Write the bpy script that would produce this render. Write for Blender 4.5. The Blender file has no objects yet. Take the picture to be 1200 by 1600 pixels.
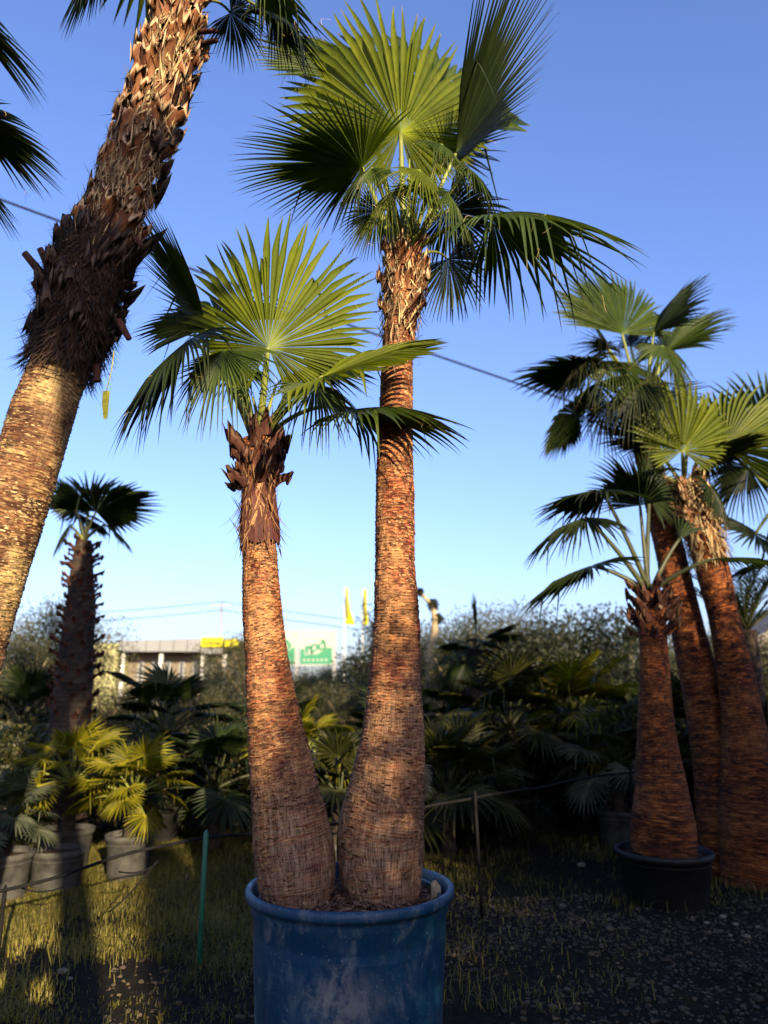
import bpy, math, random
import numpy as np
from mathutils import Vector, Matrix

random.seed(7)
rng = np.random.default_rng(7)
scene = bpy.context.scene
col = scene.collection

# ------------------------------------------------------------------ camera, sky, sun, exposure
FPX, PITCH, CAMH = 1155.0, math.radians(13.8), 1.6
cam_data = bpy.data.cameras.new('camera')
cam_data.sensor_fit = 'VERTICAL'
cam_data.sensor_height = 36.0
cam_data.lens = 36.0 * FPX / 1600.0
cam_data.clip_start, cam_data.clip_end = 0.005, 2000
cam_data.dof.use_dof = True
cam_data.dof.focus_distance = 3.5
cam_data.dof.aperture_fstop = 1.5
cam = bpy.data.objects.new('camera', cam_data)
cam.location = (0, 0, CAMH)
cam.rotation_euler = (math.radians(90) + PITCH, 0, 0)
col.objects.link(cam)
scene.camera = cam

SUN_EL, SUN_AZ = math.radians(15.6), math.radians(157.5)      # azimuth clockwise from +Y
TO_SUN = np.array([math.sin(SUN_AZ) * math.cos(SUN_EL), math.cos(SUN_AZ) * math.cos(SUN_EL), math.sin(SUN_EL)])
world = bpy.data.worlds.new('World')
scene.world = world
world.use_nodes = True
wn = world.node_tree.nodes
sky = wn.new('ShaderNodeTexSky')
sky.sky_type = 'NISHITA'
sky.sun_disc = False
sky.sun_elevation = SUN_EL
sky.sun_rotation = SUN_AZ
sky.air_density, sky.dust_density, sky.ozone_density = 1.15, 2.0, 2.7
bg = wn['Background']
bg.inputs['Strength'].default_value = 0.076
wb = wn.new('ShaderNodeMix')                                  # cool white balance of the whole sky
wb.data_type, wb.blend_type = 'RGBA', 'MULTIPLY'
wb.inputs[0].default_value = 1.0
wb.inputs[7].default_value = (1.00, 1.015, 1.44, 1)
world.node_tree.links.new(sky.outputs[0], wb.inputs[6])
world.node_tree.links.new(wb.outputs[2], bg.inputs['Color'])

sun_data = bpy.data.lights.new('sun', 'SUN')
sun_data.energy = 5.0
sun_data.angle = math.radians(0.5)
sun_data.color = (1.0, 0.80, 0.52)
sun = bpy.data.objects.new('sun', sun_data)
sun.rotation_euler = Vector(TO_SUN).to_track_quat('Z', 'Y').to_euler()
sun.location = (20, -40, 20)
col.objects.link(sun)

scene.view_settings.view_transform = 'Standard'
scene.view_settings.look = 'None'
scene.view_settings.exposure = 1.7
scene.view_settings.gamma = 1.0
scene.render.engine = 'CYCLES'
scene.cycles.max_bounces = 6
scene.cycles.transparent_max_bounces = 8

# ------------------------------------------------------------------ helpers
CP, SP = math.cos(PITCH), math.sin(PITCH)
def at(px, py, Y):
    """point on the viewing ray of photo pixel (px, py) at ground distance Y"""
    a, b = (px - 600) / FPX, (800 - py) / FPX
    t = Y / (CP - b * SP)
    return np.array([a * t, Y, CAMH + (SP + b * CP) * t])
def depth(p):
    return p[1] * CP + (p[2] - CAMH) * SP
def unit(v):
    v = np.asarray(v, float)
    return v / (np.linalg.norm(v, axis=-1, keepdims=True) + 1e-12)

def vnoise(p, seed=0):
    p = np.asarray(p, float)
    i = np.floor(p).astype(np.int64)
    f = p - i
    f = f * f * (3 - 2 * f)
    def h(a, b, c):
        n = (a * 374761393 + b * 668265263 + c * 2147483647 + seed * 974711) & 0xffffffff
        n = ((n ^ (n >> 13)) * 1274126177) & 0xffffffff
        n = ((n ^ (n >> 15)) * 2246822519) & 0xffffffff
        return ((n ^ (n >> 16)) & 0xffff) / 65535.0
    x, y, z = i[..., 0], i[..., 1], i[..., 2]
    fx, fy, fz = f[..., 0], f[..., 1], f[..., 2]
    r = 0
    for dx in (0, 1):
        for dy in (0, 1):
            for dz in (0, 1):
                w = (fx if dx else 1 - fx) * (fy if dy else 1 - fy) * (fz if dz else 1 - fz)
                r = r + w * h(x + dx, y + dy, z + dz)
    return r * 2 - 1
def fbm(p, seed=0, octv=3):
    r, a = 0, 1.0
    for k in range(octv):
        r = r + a * vnoise(np.asarray(p) * 2.0 ** k, seed + k)
        a *= 0.5
    return r

def make_mesh(name, V, F, mats, attrs=None, smooth=True, midx=None):
    """V (n,3); F list of (k,3)/(k,4) integer arrays"""
    me = bpy.data.meshes.new(name)
    V = np.asarray(V, np.float32)
    me.vertices.add(len(V))
    me.vertices.foreach_set('co', V.ravel())
    F = [np.asarray(f, np.int32) for f in F if len(f)]
    loops = np.concatenate([f.ravel() for f in F])
    tot = np.concatenate([np.full(len(f), f.shape[1], np.int32) for f in F])
    start = np.concatenate([[0], np.cumsum(tot)[:-1]]).astype(np.int32)
    me.loops.add(len(loops))
    me.loops.foreach_set('vertex_index', loops)
    me.polygons.add(len(tot))
    me.polygons.foreach_set('loop_start', start)
    me.polygons.foreach_set('loop_total', tot)
    me.polygons.foreach_set('use_smooth', np.full(len(tot), smooth))
    for m in (mats if isinstance(mats, (list, tuple)) else [mats]):
        me.materials.append(m)
    if midx is not None:
        me.polygons.foreach_set('material_index', np.asarray(midx, np.int32))
    me.update(calc_edges=True)
    for k, a in (attrs or {}).items():
        at_ = me.attributes.new(k, 'FLOAT_VECTOR', 'POINT')
        at_.data.foreach_set('vector', np.asarray(a, np.float32).ravel())
    return me

def link(name, data, parent=None, loc=None):
    o = bpy.data.objects.new(name, data)
    col.objects.link(o)
    if parent is not None:
        o.parent = parent
        if parent.get('_origin') is not None and loc is None:
            pass
    if loc is not None:
        o.location = loc
    return o
def tag(o, label=None, cat=None, group=None, kind=None):
    if label: o['label'] = label
    if cat: o['category'] = cat
    if group: o['group'] = group
    if kind: o['kind'] = kind
    return o
def empty(name, loc=(0, 0, 0), rz=0.0):
    o = bpy.data.objects.new(name, None)
    o.empty_display_size = 0.2
    o.location = loc
    o.rotation_euler = (0, 0, rz)
    col.objects.link(o)
    return o
def part(name, me, parent):
    """mesh given in world coordinates, hung under an unrotated Empty"""
    o = bpy.data.objects.new(name, me)
    col.objects.link(o)
    o.parent = parent
    o.location = -Vector(parent.location)
    return o
def subpart(name, me, parent):
    o = bpy.data.objects.new(name, me)
    col.objects.link(o)
    o.parent = parent
    return o

def frames(P):
    P = np.asarray(P, float)
    T = unit(np.gradient(P, axis=0))
    ref = np.array([1.0, 0, 0]) if abs(T[0][0]) < 0.9 else np.array([0, 1.0, 0])
    A = [unit(ref - T[0] * ref.dot(T[0]))]
    for k in range(1, len(P)):
        a = A[-1] - T[k] * A[-1].dot(T[k])
        A.append(unit(a))
    A = np.array(A)
    return T, A, np.cross(T, A)
def resample(P, R, n):
    P, R = np.asarray(P, float), np.asarray(R, float)
    d = np.concatenate([[0], np.cumsum(np.linalg.norm(np.diff(P, axis=0), axis=1))])
    # Catmull-Rom like smoothing with cubic interpolation on dense linear samples
    s = np.linspace(0, d[-1], n)
    Q = np.stack([np.interp(s, d, P[:, k]) for k in range(3)], 1)
    r = np.interp(s, d, R)
    w = max(3, n // (2 * len(P)) | 1)
    ker = np.hanning(w + 2)[1:-1]; ker /= ker.sum()
    def sm(x):
        pad = w // 2
        y = np.concatenate([2 * x[0] - x[1:pad + 1][::-1], x, 2 * x[-1] - x[-pad - 1:-1][::-1]])
        return np.convolve(y, ker, 'valid')
    if n > 12:
        Q = np.stack([sm(Q[:, k]) for k in range(3)], 1); r = sm(r)
    return Q, r, s
def tube(P, R, nr=8, flat=1.0, cap=True):
    P = np.asarray(P, float)
    R = np.broadcast_to(np.asarray(R, float), (len(P),))
    T, A, B = frames(P)
    ph = np.arange(nr) * 2 * math.pi / nr
    V = P[:, None] + R[:, None, None] * (np.cos(ph)[None, :, None] * A[:, None] + flat * np.sin(ph)[None, :, None] * B[:, None])
    n = len(P)
    i = np.arange(n - 1)[:, None] * nr
    j = np.arange(nr)[None]
    k = (j + 1) % nr
    F = np.stack([i + j, i + k, i + nr + k, i + nr + j], -1).reshape(-1, 4)
    V = V.reshape(-1, 3)
    tris = []
    if cap:
        V = np.concatenate([V, P[:1], P[-1:]])
        a, b = n * nr, n * nr + 1
        for q in range(nr):
            tris.append([a, (q + 1) % nr, q]); tris.append([b, (n - 1) * nr + q, (n - 1) * nr + (q + 1) % nr])
    return V, F, np.array(tris, int).reshape(-1, 3)
class MB:
    """collects pieces into one mesh"""
    def __init__(s): s.V, s.F4, s.F3, s.n = [], [], [], 0
    def add(s, V, F4=None, F3=None):
        V = np.asarray(V, float)
        s.V.append(V)
        if F4 is not None and len(F4): s.F4.append(np.asarray(F4) + s.n)
        if F3 is not None and len(F3): s.F3.append(np.asarray(F3) + s.n)
        s.n += len(V); return s
    def tube(s, P, R, nr=8, flat=1.0):
        return s.add(*tube(P, R, nr, flat))
    def box(s, c, d, rot=None):
        x = np.array([[a, b, e] for a in (-.5, .5) for b in (-.5, .5) for e in (-.5, .5)]) * np.asarray(d)
        if rot is not None: x = x @ np.asarray(rot).T
        return s.add(x + np.asarray(c), [[0, 1, 3, 2], [4, 6, 7, 5], [0, 4, 5, 1], [2, 3, 7, 6], [0, 2, 6, 4], [1, 5, 7, 3]])
    def mesh(s, name, mat, smooth=True, attrs=None):
        F = []
        if s.F4: F.append(np.concatenate(s.F4))
        if s.F3: F.append(np.concatenate(s.F3))
        return make_mesh(name, np.concatenate(s.V), F, mat, attrs, smooth)
def lathe(prof, nr=48, warp=0.0, seed=0):
    prof = np.asarray(prof, float)
    ph = np.arange(nr) * 2 * math.pi / nr
    w = 1 + warp * vnoise(np.stack([np.cos(ph) * 1.3, np.sin(ph) * 1.3, ph * 0 + seed], 1), seed)
    V = np.stack([prof[:, None, 0] * w * np.cos(ph), prof[:, None, 0] * w * np.sin(ph), np.repeat(prof[:, 1:2], nr, 1)], -1)
    n = len(prof)
    i = np.arange(n - 1)[:, None] * nr; j = np.arange(nr)[None]; k = (j + 1) % nr
    F = np.stack([i + j, i + k, i + nr + k, i + nr + j], -1).reshape(-1, 4)
    return V.reshape(-1, 3), F

# ------------------------------------------------------------------ materials
class NT:
    def __init__(s, name):
        s.m = bpy.data.materials.new(name); s.m.use_nodes = True
        s.t = s.m.node_tree; s.n = s.t.nodes; s.bsdf = s.n['Principled BSDF']; s.out = s.n['Material Output']
    def l(s, a, b): s.t.links.new(a, b)
    def val(s, inp, v):
        if hasattr(v, 'is_linked') or isinstance(v, bpy.types.NodeSocket): s.l(v, inp)
        else: inp.default_value = v
    def attr(s, name, out='Vector'):
        a = s.n.new('ShaderNodeAttribute'); a.attribute_name = name; return a.outputs[out]
    def coord(s): return s.n.new('ShaderNodeTexCoord').outputs['Object']
    def sep(s, v):
        q = s.n.new('ShaderNodeSeparateXYZ'); s.l(v, q.inputs[0]); return q.outputs
    def mul(s, v, sc):
        q = s.n.new('ShaderNodeVectorMath'); q.operation = 'MULTIPLY'; s.l(v, q.inputs[0]); q.inputs[1].default_value = sc; return q.outputs[0]
    def noise(s, v, scale, detail=4, rough=.6, dist=0):
        q = s.n.new('ShaderNodeTexNoise'); s.l(v, q.inputs['Vector'])
        q.inputs['Scale'].default_value = scale; q.inputs['Detail'].default_value = detail
        q.inputs['Roughness'].default_value = rough; q.inputs['Distortion'].default_value = dist
        return q.outputs['Fac']
    def ramp(s, f, stops):
        q = s.n.new('ShaderNodeValToRGB'); s.l(f, q.inputs[0]); e = q.color_ramp.elements
        while len(e) < len(stops): e.new(0.5)
        for k, (p, c) in enumerate(stops):
            e[k].position = p
            e[k].color = (*c, 1) if isinstance(c, (tuple, list)) else (c, c, c, 1)
        return q.outputs[0]
    def math(s, op, a, b=0.5):
        q = s.n.new('ShaderNodeMath'); q.operation = op; s.val(q.inputs[0], a); s.val(q.inputs[1], b); return q.outputs[0]
    def mix(s, f, a, b, mode='MIX'):
        q = s.n.new('ShaderNodeMix'); q.data_type = 'RGBA'; q.blend_type = mode
        s.val(q.inputs[0], f)
        for i, c in ((6, a), (7, b)):
            if isinstance(c, tuple): q.inputs[i].default_value = (*c, 1)
            else: s.l(c, q.inputs[i])
        return q.outputs[2]
    def bump(s, h, strength=.5, dist=.01):
        q = s.n.new('ShaderNodeBump'); s.l(h, q.inputs['Height']); q.inputs['Strength'].default_value = strength
        q.inputs['Distance'].default_value = dist; s.l(q.outputs[0], s.bsdf.inputs['Normal']); return q
    def base(s, c, rough=.7, spec=.3):
        if isinstance(c, tuple): s.bsdf.inputs['Base Color'].default_value = (*c, 1)
        else: s.l(c, s.bsdf.inputs['Base Color'])
        s.val(s.bsdf.inputs['Roughness'], rough); s.bsdf.inputs['Specular IOR Level'].default_value = spec
        return s
    def translucent(s, c, f):
        tr = s.n.new('ShaderNodeBsdfTranslucent'); 
        if isinstance(c, tuple): tr.inputs[0].default_value = (*c, 1)
        else: s.l(c, tr.inputs[0])
        mx = s.n.new('ShaderNodeMixShader'); mx.inputs[0].default_value = f
        s.l(s.bsdf.outputs[0], mx.inputs[1]); s.l(tr.outputs[0], mx.inputs[2]); s.l(mx.outputs[0], s.out.inputs[0])

def bark_material(name, dark, mid, pale, straw, grey, patch=0.5):
    """ringed palm bark. attribute tc = (r cos, r sin, s); attribute bk = (grey amount, relief, random)"""
    t = NT(name)
    tc = t.attr('tc'); bk = t.sep(t.attr('bk'))
    rings = t.noise(t.mul(tc, (10, 10, 120)), 1.0, 4, .62, .35)
    fine = t.noise(t.mul(tc, (45, 45, 300)), 1.0, 3, .7)
    big = t.noise(t.mul(tc, (5, 5, 4)), 1.0, 4, .6, .4)
    cracks = t.noise(t.mul(tc, (95, 95, 7)), 1.0, 2, .5, .5)
    rel = t.math('ADD', t.math('MULTIPLY', bk[1], .62), t.math('ADD', t.math('MULTIPLY', rings, .55), t.math('MULTIPLY', fine, .22)))
    c = t.ramp(rel, [(.44, dark), (.60, mid), (.78, pale), (.98, straw)])  # ring colours follow relief, low grooves darkest as if occluded
    c = t.mix(t.ramp(fine, [(.40, .6), (.52, 0.0)]), c, dark)
    band = t.noise(t.mul(tc, (3, 3, 15)), 1.0, 4, .65, .3)
    c = t.mix(t.ramp(band, [(.36, .72), (.54, 0.0)]), c, dark)
    # patches where the outer rind has worn to straw-coloured wood
    pt = t.ramp(t.math('ADD', t.math('MULTIPLY', big, .8), t.math('MULTIPLY', fine, .25)), [(.52, 0.0), (.62, patch)])
    c = t.mix(pt, c, straw)
    # weathered base: grey rind split by long thin cracks
    ridge = t.math('ABSOLUTE', t.math('SUBTRACT', cracks, .5), 0.0)
    g = t.ramp(ridge, [(.0, tuple(x * .10 for x in grey)), (.035, tuple(x * .8 for x in grey)), (.16, tuple(min(1, x * 1.3) for x in grey))])
    gm = t.math('MULTIPLY', bk[0], t.ramp(t.math('ADD', t.math('MULTIPLY', big, .4), t.math('MULTIPLY', rings, .6)), [(.38, 0.1), (.50, 1.0)]))
    c = t.mix(gm, c, g)
    c = t.mix(t.ramp(bk[1], [(.10, .85), (.40, 0.0)]), c, dark)  # dark red ring lines, with occlusion painted into the grooves
    t.base(c, .82, .2)
    h = t.math('ADD', t.math('MULTIPLY', rings, .8), t.math('ADD', t.math('MULTIPLY', fine, .5), t.math('MULTIPLY', ridge, 1.2)))
    t.bump(h, .9, .008)
    return t.m
M = {}
M['bark'] = bark_material('palm_bark', (.026, .005, .003), (.150, .032, .014), (.33, .105, .038), (.54, .29, .100), (.25, .155, .090), .35)
M['bark_l'] = bark_material('palm_bark_straw', (.030, .010, .005), (.11, .042, .018), (.22, .11, .045), (.42, .31, .12), (.25, .17, .09), .6)
M['bark_r'] = bark_material('palm_bark_orange', (.018, .0035, .0012), (.095, .022, .005), (.25, .070, .013), (.42, .165, .040), (.15, .060, .022), .15)
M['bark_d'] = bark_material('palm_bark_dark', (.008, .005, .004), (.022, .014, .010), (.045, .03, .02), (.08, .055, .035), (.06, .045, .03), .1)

def leaf_material(name, lo, hi, tip, tr=.35, trc=None, rough=.5):
    t = NT(name)
    a = t.sep(t.attr('lf'))
    c = t.ramp(a[0], [(0.0, lo), (1.0, hi)])
    nz = t.noise(t.coord(), 9.0, 3)
    c = t.mix(t.ramp(nz, [(.4, 0.0), (.7, .5)]), c, tuple(x * .65 for x in lo))
    # pale hastula and ribs near the fan's centre, dry brown tips
    c = t.mix(t.ramp(a[1], [(.0, .6), (.11, .0)]), c, tuple(min(1, x * 2.4) for x in hi))
    c = t.mix(t.math('MULTIPLY', t.ramp(a[1], [(.86, .0), (1.0, 1.0)]), a[2]), c, tip)
    t.base(c, rough, .18)
    t.translucent(t.mix(1.0, c, trc or (1.7, 1.7, .35), 'MULTIPLY'), tr)
    return t.m
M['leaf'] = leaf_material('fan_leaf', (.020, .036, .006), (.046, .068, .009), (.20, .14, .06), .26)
M['leaf_bright'] = leaf_material('fan_leaf_sunlit', (.055, .075, .005), (.100, .118, .007), (.22, .17, .06), .36)  # same leaf in a lighter tone for fans in the sun
M['leaf_dark'] = leaf_material('fan_leaf_shaded', (.008, .014, .004), (.019, .029, .007), (.11, .08, .035), .18)  # same leaf darkened for fans lying in shade
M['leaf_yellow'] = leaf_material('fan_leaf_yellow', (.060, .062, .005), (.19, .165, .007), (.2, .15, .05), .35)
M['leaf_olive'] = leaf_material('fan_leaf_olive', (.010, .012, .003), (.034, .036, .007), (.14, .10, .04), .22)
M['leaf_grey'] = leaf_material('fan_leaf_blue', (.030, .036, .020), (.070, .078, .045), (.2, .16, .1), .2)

def simple(name, c, rough=.7, spec=.3, var=.35, scale=12, bump=0, metal=0):
    t = NT(name)
    nz = t.noise(t.coord(), scale, 5, .65)
    d = tuple(x * (1 - var) for x in c); u = tuple(min(1, x * (1 + var)) for x in c)
    t.base(t.ramp(nz, [(.3, d), (.7, u)]), rough, spec)
    t.bsdf.inputs['Metallic'].default_value = metal
    if bump: t.bump(nz, bump, .01)
    return t.m
M['petiole'] = simple('leaf_stalk', (.11, .125, .022), .5, .25, .3, 25)
M['petiole_dark'] = simple('leaf_stalk_dark', (.028, .032, .010), .5, .25, .3, 25)  # darker copy of the stalk colour
M['thorn'] = simple('thorn', (.16, .09, .03), .5)
def boot_material(name, a, b, c, rim=.8):
    t = NT(name)
    lf = t.sep(t.attr('lf'))
    co = t.coord()
    n1 = t.noise(t.mul(co, (30, 30, 8)), 1.0, 4, .65)
    cc = t.ramp(n1, [(.32, a), (.5, b), (.72, c)])
    oi = t.n.new('ShaderNodeObjectInfo').outputs['Random']
    cc = t.mix(t.math('MULTIPLY', oi, .55), cc, a)
    cc = t.mix(t.ramp(lf[2], [(.90, 0.0), (.98, rim)]), cc, (.42, .31, .18))
    t.base(cc, .75, .2); t.bump(n1, .6, .01)
    return t.m
M['boot'] = boot_material('leaf_base_bark', (.045, .014, .006), (.15, .055, .020), (.26, .125, .048))
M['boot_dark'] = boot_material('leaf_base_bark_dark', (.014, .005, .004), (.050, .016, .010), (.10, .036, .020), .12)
M['boot_black'] = boot_material('leaf_base_bark_shaded', (.010, .006, .005), (.026, .014, .010), (.055, .03, .02), .1)  # near-black puts the shade of the leaning palm's skirt into the colour
M['sheath'] = boot_material('leaf_sheath', (.025, .007, .006), (.080, .024, .018), (.15, .058, .040))
def fibre_material(name, lo, hi):
    t = NT(name); a = t.sep(t.attr('lf'))
    t.base(t.ramp(a[0], [(0, lo), (1, hi)]), .8, .2)
    return t.m
M['fibre'] = fibre_material('palm_fibre', (.04, .012, .006), (.32, .18, .08))
M['fibre_r'] = fibre_material('palm_fibre_orange', (.04, .010, .003), (.26, .10, .03))
M['fibre_pale'] = fibre_material('palm_fibre_pale', (.035, .016, .007), (.40, .29, .14))
M['fibre_dark'] = fibre_material('palm_fibre_dark', (.008, .005, .004), (.05, .028, .016))  # dark tone carries the shade on that skirt's fibre
M['mulch'] = fibre_material('bark_mulch', (.025, .010, .006), (.26, .15, .085))
def tree_leaf(name, lo, hi, tr=.25):
    t = NT(name); a = t.sep(t.attr('lf'))
    c = t.ramp(a[0], [(0, lo), (1, hi)])
    t.base(c, .55, .3); t.translucent(t.mix(1.0, c, (1.3, 1.4, .6), 'MULTIPLY'), tr)
    return t.m
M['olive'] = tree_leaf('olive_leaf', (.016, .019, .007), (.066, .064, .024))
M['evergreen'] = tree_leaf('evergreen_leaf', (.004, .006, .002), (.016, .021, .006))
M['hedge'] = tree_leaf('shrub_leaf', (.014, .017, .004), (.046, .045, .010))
M['grass'] = tree_leaf('grass_blade', (.036, .036, .006), (.19, .16, .032), .3)
M['wood'] = simple('tree_bark', (.13, .10, .065), .85, .2, .5, 20, .6)
M['wood_pale'] = simple('tree_bark_pale', (.30, .23, .13), .85, .2, .4, 20, .6)
M['black_plastic'] = simple('black_pot_plastic', (.008, .008, .008), .55, .3, .4, 8)
M['grey_plastic'] = simple('dusty_pot_plastic', (.045, .044, .040), .8, .15, .55, 9)
M['hose'] = simple('hose_rubber', (.006, .006, .006), .85, .1, .4, 8)
M['cable'] = simple('cable_sheath', (.006, .007, .008), .8, .1)
M['green_stake'] = simple('green_stake_paint', (.01, .10, .055), .45, .4, .3, 30)
M['metal'] = simple('galvanised_metal', (.22, .225, .23), .6, .4, .2, 10, 0, .3)
M['white'] = simple('white_paint', (.45, .45, .43), .6, .3, .08, 3)
M['sign_white'] = simple('sign_white_print', (.25, .25, .225), .6, .3, .08, 3)
M['sign_green'] = simple('sign_green_print', (.003, .13, .06), .5, .4, .08, 2)
M['sign_grey'] = simple('sign_grey_print', (.34, .36, .33), .5, .4, .1, 2)
M['yellow'] = simple('yellow_cloth', (.42, .39, .012), .7, .2, .2, 5)
M['yellow_dark'] = simple('olive_print', (.20, .18, .01), .7, .2, .2, 5)
M['fascia'] = simple('grey_fascia_panel', (.15, .155, .16), .6, .3, .08, 1.0)
M['wall'] = simple('building_plaster', (.12, .10, .075), .8, .2, .2, 1.5)
M['cream'] = simple('cream_panel', (.26, .25, .12), .7, .2, .1, 1.5)
M['glass'] = simple('window_glass', (.03, .035, .04), .1, .5, .2, 1)
M['roof'] = simple('grey_roof_tile', (.14, .125, .11), .8, .2, .35, 6, .4)
M['cloth'] = simple('dark_cloth', (.03, .03, .04), .9)
M['skin'] = simple('skin', (.35, .20, .14), .6)
M['hair'] = simple('hair', (.02, .015, .01), .7)
M['phone'] = simple('phone_black', (.01, .01, .012), .25, .5)
M['stone'] = simple('pebble', (.20, .175, .145), .85, .2, .35, 30)
M['pale_stone'] = simple('pale_stone', (.14, .12, .085), .8, .2, .3, 30, .4)
M['tape'] = simple('yellow_plant_tape', (.50, .44, .02), .6, .3, .25, 30)

SUN_SCUFF = (-.18, .46)  # centre of pale scuffing that also stands in for a sun patch
t = NT('blue_pot_plastic')
co = t.coord()
scf = t.noise(t.mul(co, (9, 9, 5)), 1.0, 6, .75, .3)
spk = t.noise(co, 90, 2, .6)
streak = t.noise(t.mul(co, (22, 22, 2.2)), 1.0, 4, .6)
c = t.ramp(t.noise(co, 4, 4), [(.3, (.0010, .026, .062)), (.7, (.0022, .046, .098))])
c = t.mix(t.ramp(streak, [(.45, 0.0), (.75, .30)]), c, (.03, .055, .06))
c = t.mix(t.ramp(scf, [(.54, 0.0), (.66, .5)]), c, (.17, .19, .175))
pz = t.sep(co)
front = t.ramp(t.math('ADD', t.math('ABSOLUTE', t.math('ADD', pz[0], -SUN_SCUFF[0]), 0.0), t.math('ABSOLUTE', t.math('ADD', pz[2], -SUN_SCUFF[1]), 0.0)), [(.05, 1.0), (.26, 0.0)])
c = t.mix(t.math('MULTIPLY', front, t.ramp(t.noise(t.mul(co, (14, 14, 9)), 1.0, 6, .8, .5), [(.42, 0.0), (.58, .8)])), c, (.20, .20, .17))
c = t.mix(t.ramp(spk, [(.66, 0.0), (.72, .5)]), c, (.22, .28, .30))
t.base(c, t.ramp(scf, [(.4, .38), (.7, .75)]), .45)
t.bump(t.math('ADD', scf, t.math('MULTIPLY', spk, .4)), .25, .004)
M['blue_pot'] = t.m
t = NT('potting_soil'); co = t.coord()
t.base(t.ramp(t.noise(co, 45, 6, .75), [(.35, (.018, .009, .006)), (.55, (.07, .035, .022)), (.75, (.17, .10, .065))]), .9, .15)
t.bump(t.noise(co, 60, 5, .7), 1.0, .02)
M['soil'] = t.m
t = NT('bare_ground'); co = t.coord()
n1 = t.noise(co, .8, 5, .6); n2 = t.noise(co, 22, 6, .7)
c = t.ramp(n2, [(.3, (.004, .003, .002)), (.55, (.011, .0085, .006)), (.78, (.036, .029, .02))])
c = t.mix(t.ramp(n1, [(.42, 0.0), (.62, .75)]), c, t.ramp(n2, [(.3, (.004, .004, .0015)), (.7, (.016, .0155, .005))]))
t.base(c, .95, .1); t.bump(n2, .8, .02)
M['ground'] = t.m

# ------------------------------------------------------------------ ground
def axis(n, reach, k):
    u = np.linspace(-1, 1, n); return np.sinh(u * k) / math.sinh(k) * reach
gx, gy = axis(150, 400, 5.6), axis(150, 400, 5.6) + 5
GX, GY = np.meshgrid(gx, gy, indexing='ij')
def ground_z(x, y):
    p = np.stack([np.asarray(x, float), np.asarray(y, float), np.asarray(x, float) * 0], -1)
    return .05 * vnoise(p * .7, 3) + .02 * vnoise(p * 2.3, 5)
GZ = ground_z(GX, GY)
n = len(gx)
i, j = np.meshgrid(np.arange(n - 1), np.arange(n - 1), indexing='ij')
F = np.stack([i * n + j, (i + 1) * n + j, (i + 1) * n + j + 1, i * n + j + 1], -1).reshape(-1, 4)
g = link('ground', make_mesh('ground', np.stack([GX, GY, GZ], -1).reshape(-1, 3), [F], M['ground']))
tag(g, 'dark bare nursery soil with worn grass under the pots', 'ground', kind='structure')

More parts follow.
